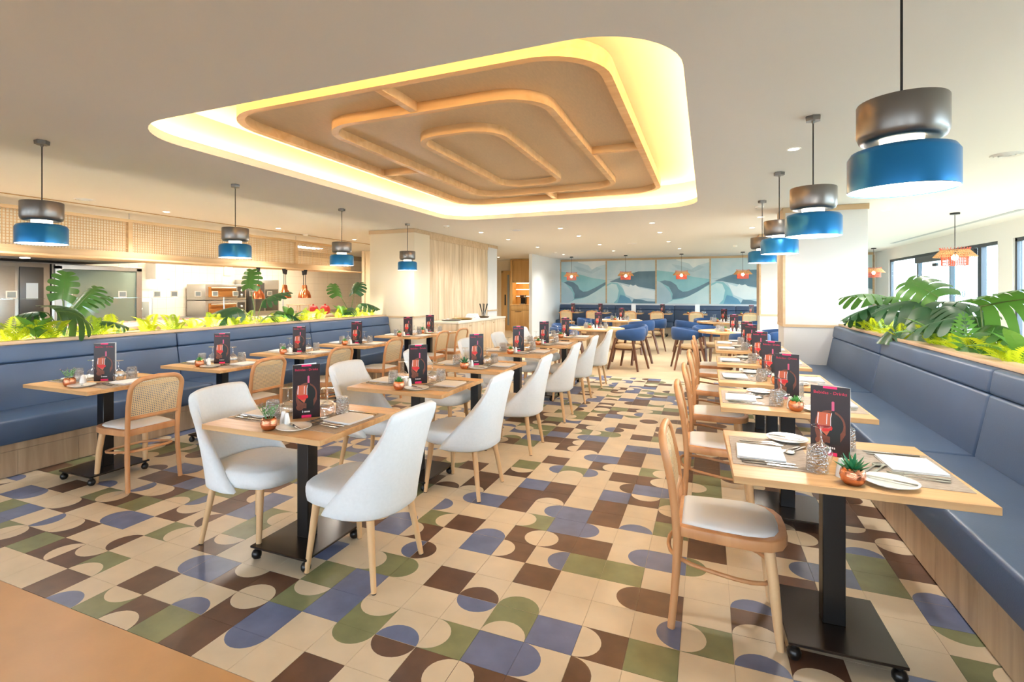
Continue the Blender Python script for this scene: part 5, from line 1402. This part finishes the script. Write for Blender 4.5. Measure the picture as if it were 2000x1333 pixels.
M_dl = emit('downlight_glow', (1.0, 0.90, 0.74, 1), 10.0)
dlp = thing('downlight', (0, 0, CEIL), 0, 'x', 'downlight')
MB().ring([[(r_ * math.cos(2 * PI * k / 20), r_ * math.sin(2 * PI * k / 20), z) for k in range(20)] for r_, z in ((0.055, -0.001), (0.052, -0.006), (0.040, -0.004), (0.040, -0.001))], cap=False).build('trim_ring', M_pin, dlp)
MB().lathe([(0.040, -0.002), (0.040, 0.0)], 20).build('lens', M_dl, dlp, smooth=False)
DL = Proto(dlp)
dls = [(-6.69, 3.34), (-6.69, 5.51), (-6.69, 7.77), (-6.69, 1.2), (-3.46, 7.6), (-3.46, 9.13), (-3.46, 11.33), (-1.82, 7.57), (-1.81, 9.02), (-1.79, 11.23), (-0.17, 7.46), (-0.165, 9.0), (-0.14, 11.07), (1.48, 7.4), (1.47, 8.885), (3.1, 7.36), (1.365, 3.11), (-1.8, 13.4), (0.0, 13.3), (-3.5, 14.2), (3.1, 9.3), (3.1, 5.7), (-5.9, 12.2), (-5.9, 14.6)]
for k, (x, y) in enumerate(dls):
    z_ = 'kitchen edge' if x < -6 else ('corridor' if x < -5 else ('sideboard side' if x < -3 else ('round table area' if y > 6.5 and x < 2 else 'window side')))
    DL.put((x, y, CEIL), 0, 'small round recessed ceiling downlight over the ' + z_, 'downlights over the ' + z_)
    spot('downlight_beam', (x, y, CEIL - 0.03), 48 if x > -6 else 60, WARM, 130, 0.9, 0.04)
# ceiling devices
smk = thing('smoke_detector', (0, 0, CEIL), 0, 'x', 'smoke detector')
MB().lathe([(0.055, 0.0), (0.055, -0.012), (0.045, -0.03), (0.02, -0.035), (0.001, -0.035)], 18).build('housing', M_pin, smk)
MB().lathe([(0.047, -0.026), (0.044, -0.031)], 18).build('vent_ring', M_blk, smk)
SD = Proto(smk)
for x, y, w in ((-3.61, 6.40, 'before the oak sliding panels'), (-6.95, 6.51, 'near the lattice screen'), (1.37, 6.23, 'before the broad white pillar'), (-3.5, 13.2, 'beside the white wall end'), (1.37, 12.9, 'before the mural near the far pillar')):
    SD.put((x, y, CEIL), 0, 'white round smoke detector on the ceiling ' + w, 'smoke detectors')
vt = thing('ceiling_vent', (0, 0, CEIL), 0, 'x', 'air vent')
for k, r_ in enumerate((0.11, 0.08, 0.05)):
    MB().ring([[(q * math.cos(2 * PI * i / 28), q * math.sin(2 * PI * i / 28), z) for i in range(28)] for q, z in ((r_, 0), (r_, -0.012 - 0.004 * k), (r_ - 0.02, -0.006 - 0.004 * k), (r_ - 0.02, 0))], cap=False).build('vent_ring', M_ceil, vt)
VT = Proto(vt)
for x, y, w in ((3.09, 4.03, 'over the window planter'), (-0.995, 11.26, 'over the round tables'), (-6.685, 2.24, 'along the kitchen edge'), (-2.68, 7.55, 'beside the sideboard downlights')):
    VT.put((x, y, CEIL), 0, 'white round ceiling air vent ' + w, 'round ceiling vents')

# ------------------------------------------------------------------ sideboard
sb = thing('sideboard', (-3.985, 8.3, 0), 0, 'pale oak sideboard with stone top against the oak sliding panels', 'sideboard')
MB().box(-0.34, 0.27, -1.24, 1.24, 0.06, 0.84).build('body', M_oak, sb, smooth=False)
MB().box(-0.345, 0.30, -1.27, 1.27, 0.84, 0.88).build('stone_top', mat('sideboard_stone', rgb(230, 220, 204), 0.3), sb, bev=0.004)
MB().box(-0.30, 0.23, -1.2, 1.2, 0, 0.06).build('plinth', M_rail, sb, smooth=False)
for k in range(4):
    y = -0.93 + 0.62 * k
    d = MB().box(0.271, 0.29, y - 0.305, y + 0.305, 0.08, 0.835).build('door', M_oak, sb, bev=0.002)
    MB().box(0.29, 0.296, y + 0.2, y + 0.28, 0.76, 0.79).build('handle', M_rail, d, smooth=False)
MB().box(-0.32, 0.25, -1.258, -1.241, 0.08, 0.835).build('end_panel', M_oak, sb, bev=0.002)
for k, (y, r_) in enumerate(((7.35, 0.2), (7.85, 0.22), (8.75, 0.22))):
    t = thing('serving_tray', (-4.0, y, 0.88), 0, ['steel serving tray at the near end of the sideboard top', 'brass rimmed serving tray beside the folded cloth on the sideboard', 'dark serving tray beside the cutlery jar on the sideboard'][k], 'tray', 'trays on the sideboard')
    MB().lathe([(0.001, 0.004), (r_ - 0.02, 0.0), (r_, 0.025), (r_ - 0.006, 0.028), (r_ - 0.025, 0.006), (0.001, 0.008)], 28).build('tray', mat('tray_steel%d' % k, [rgb(150, 146, 140), rgb(170, 146, 96), rgb(96, 86, 70)][k], 0.3, 0.9), t, ang=60)
t = thing('folded_cloth', (-3.98, 8.32, 0.88), 0.2, 'white folded cloth bundle lying on the sideboard top', 'cloth')
for k in range(4):
    MB().box(-0.13 + 0.01 * k, 0.13 - 0.012 * k, -0.18 + 0.012 * k, 0.18 - 0.01 * k, 0.025 * k + 0.001, 0.025 * k + 0.024).build('fold', M_linen, t, bev=0.010, seg=2)
t = thing('cutlery_jar', (-4.1, 9.2, 0.88), 0, 'glass jar holding dark tongs and utensils on the sideboard', 'jar')
MB().lathe([(0.05, 0), (0.055, 0.01), (0.055, 0.14), (0.05, 0.14), (0.05, 0.012), (0.001, 0.01)], 18, cap=False).build('jar', M_glass, t)
for k in range(6):
    a = k * 1.05; MB().tube([(0.02 * math.cos(a), 0.02 * math.sin(a), 0.015), (0.10 * math.cos(a), 0.10 * math.sin(a), 0.30)], [0.006, 0.009], 6).build('utensil', M_blk, t)
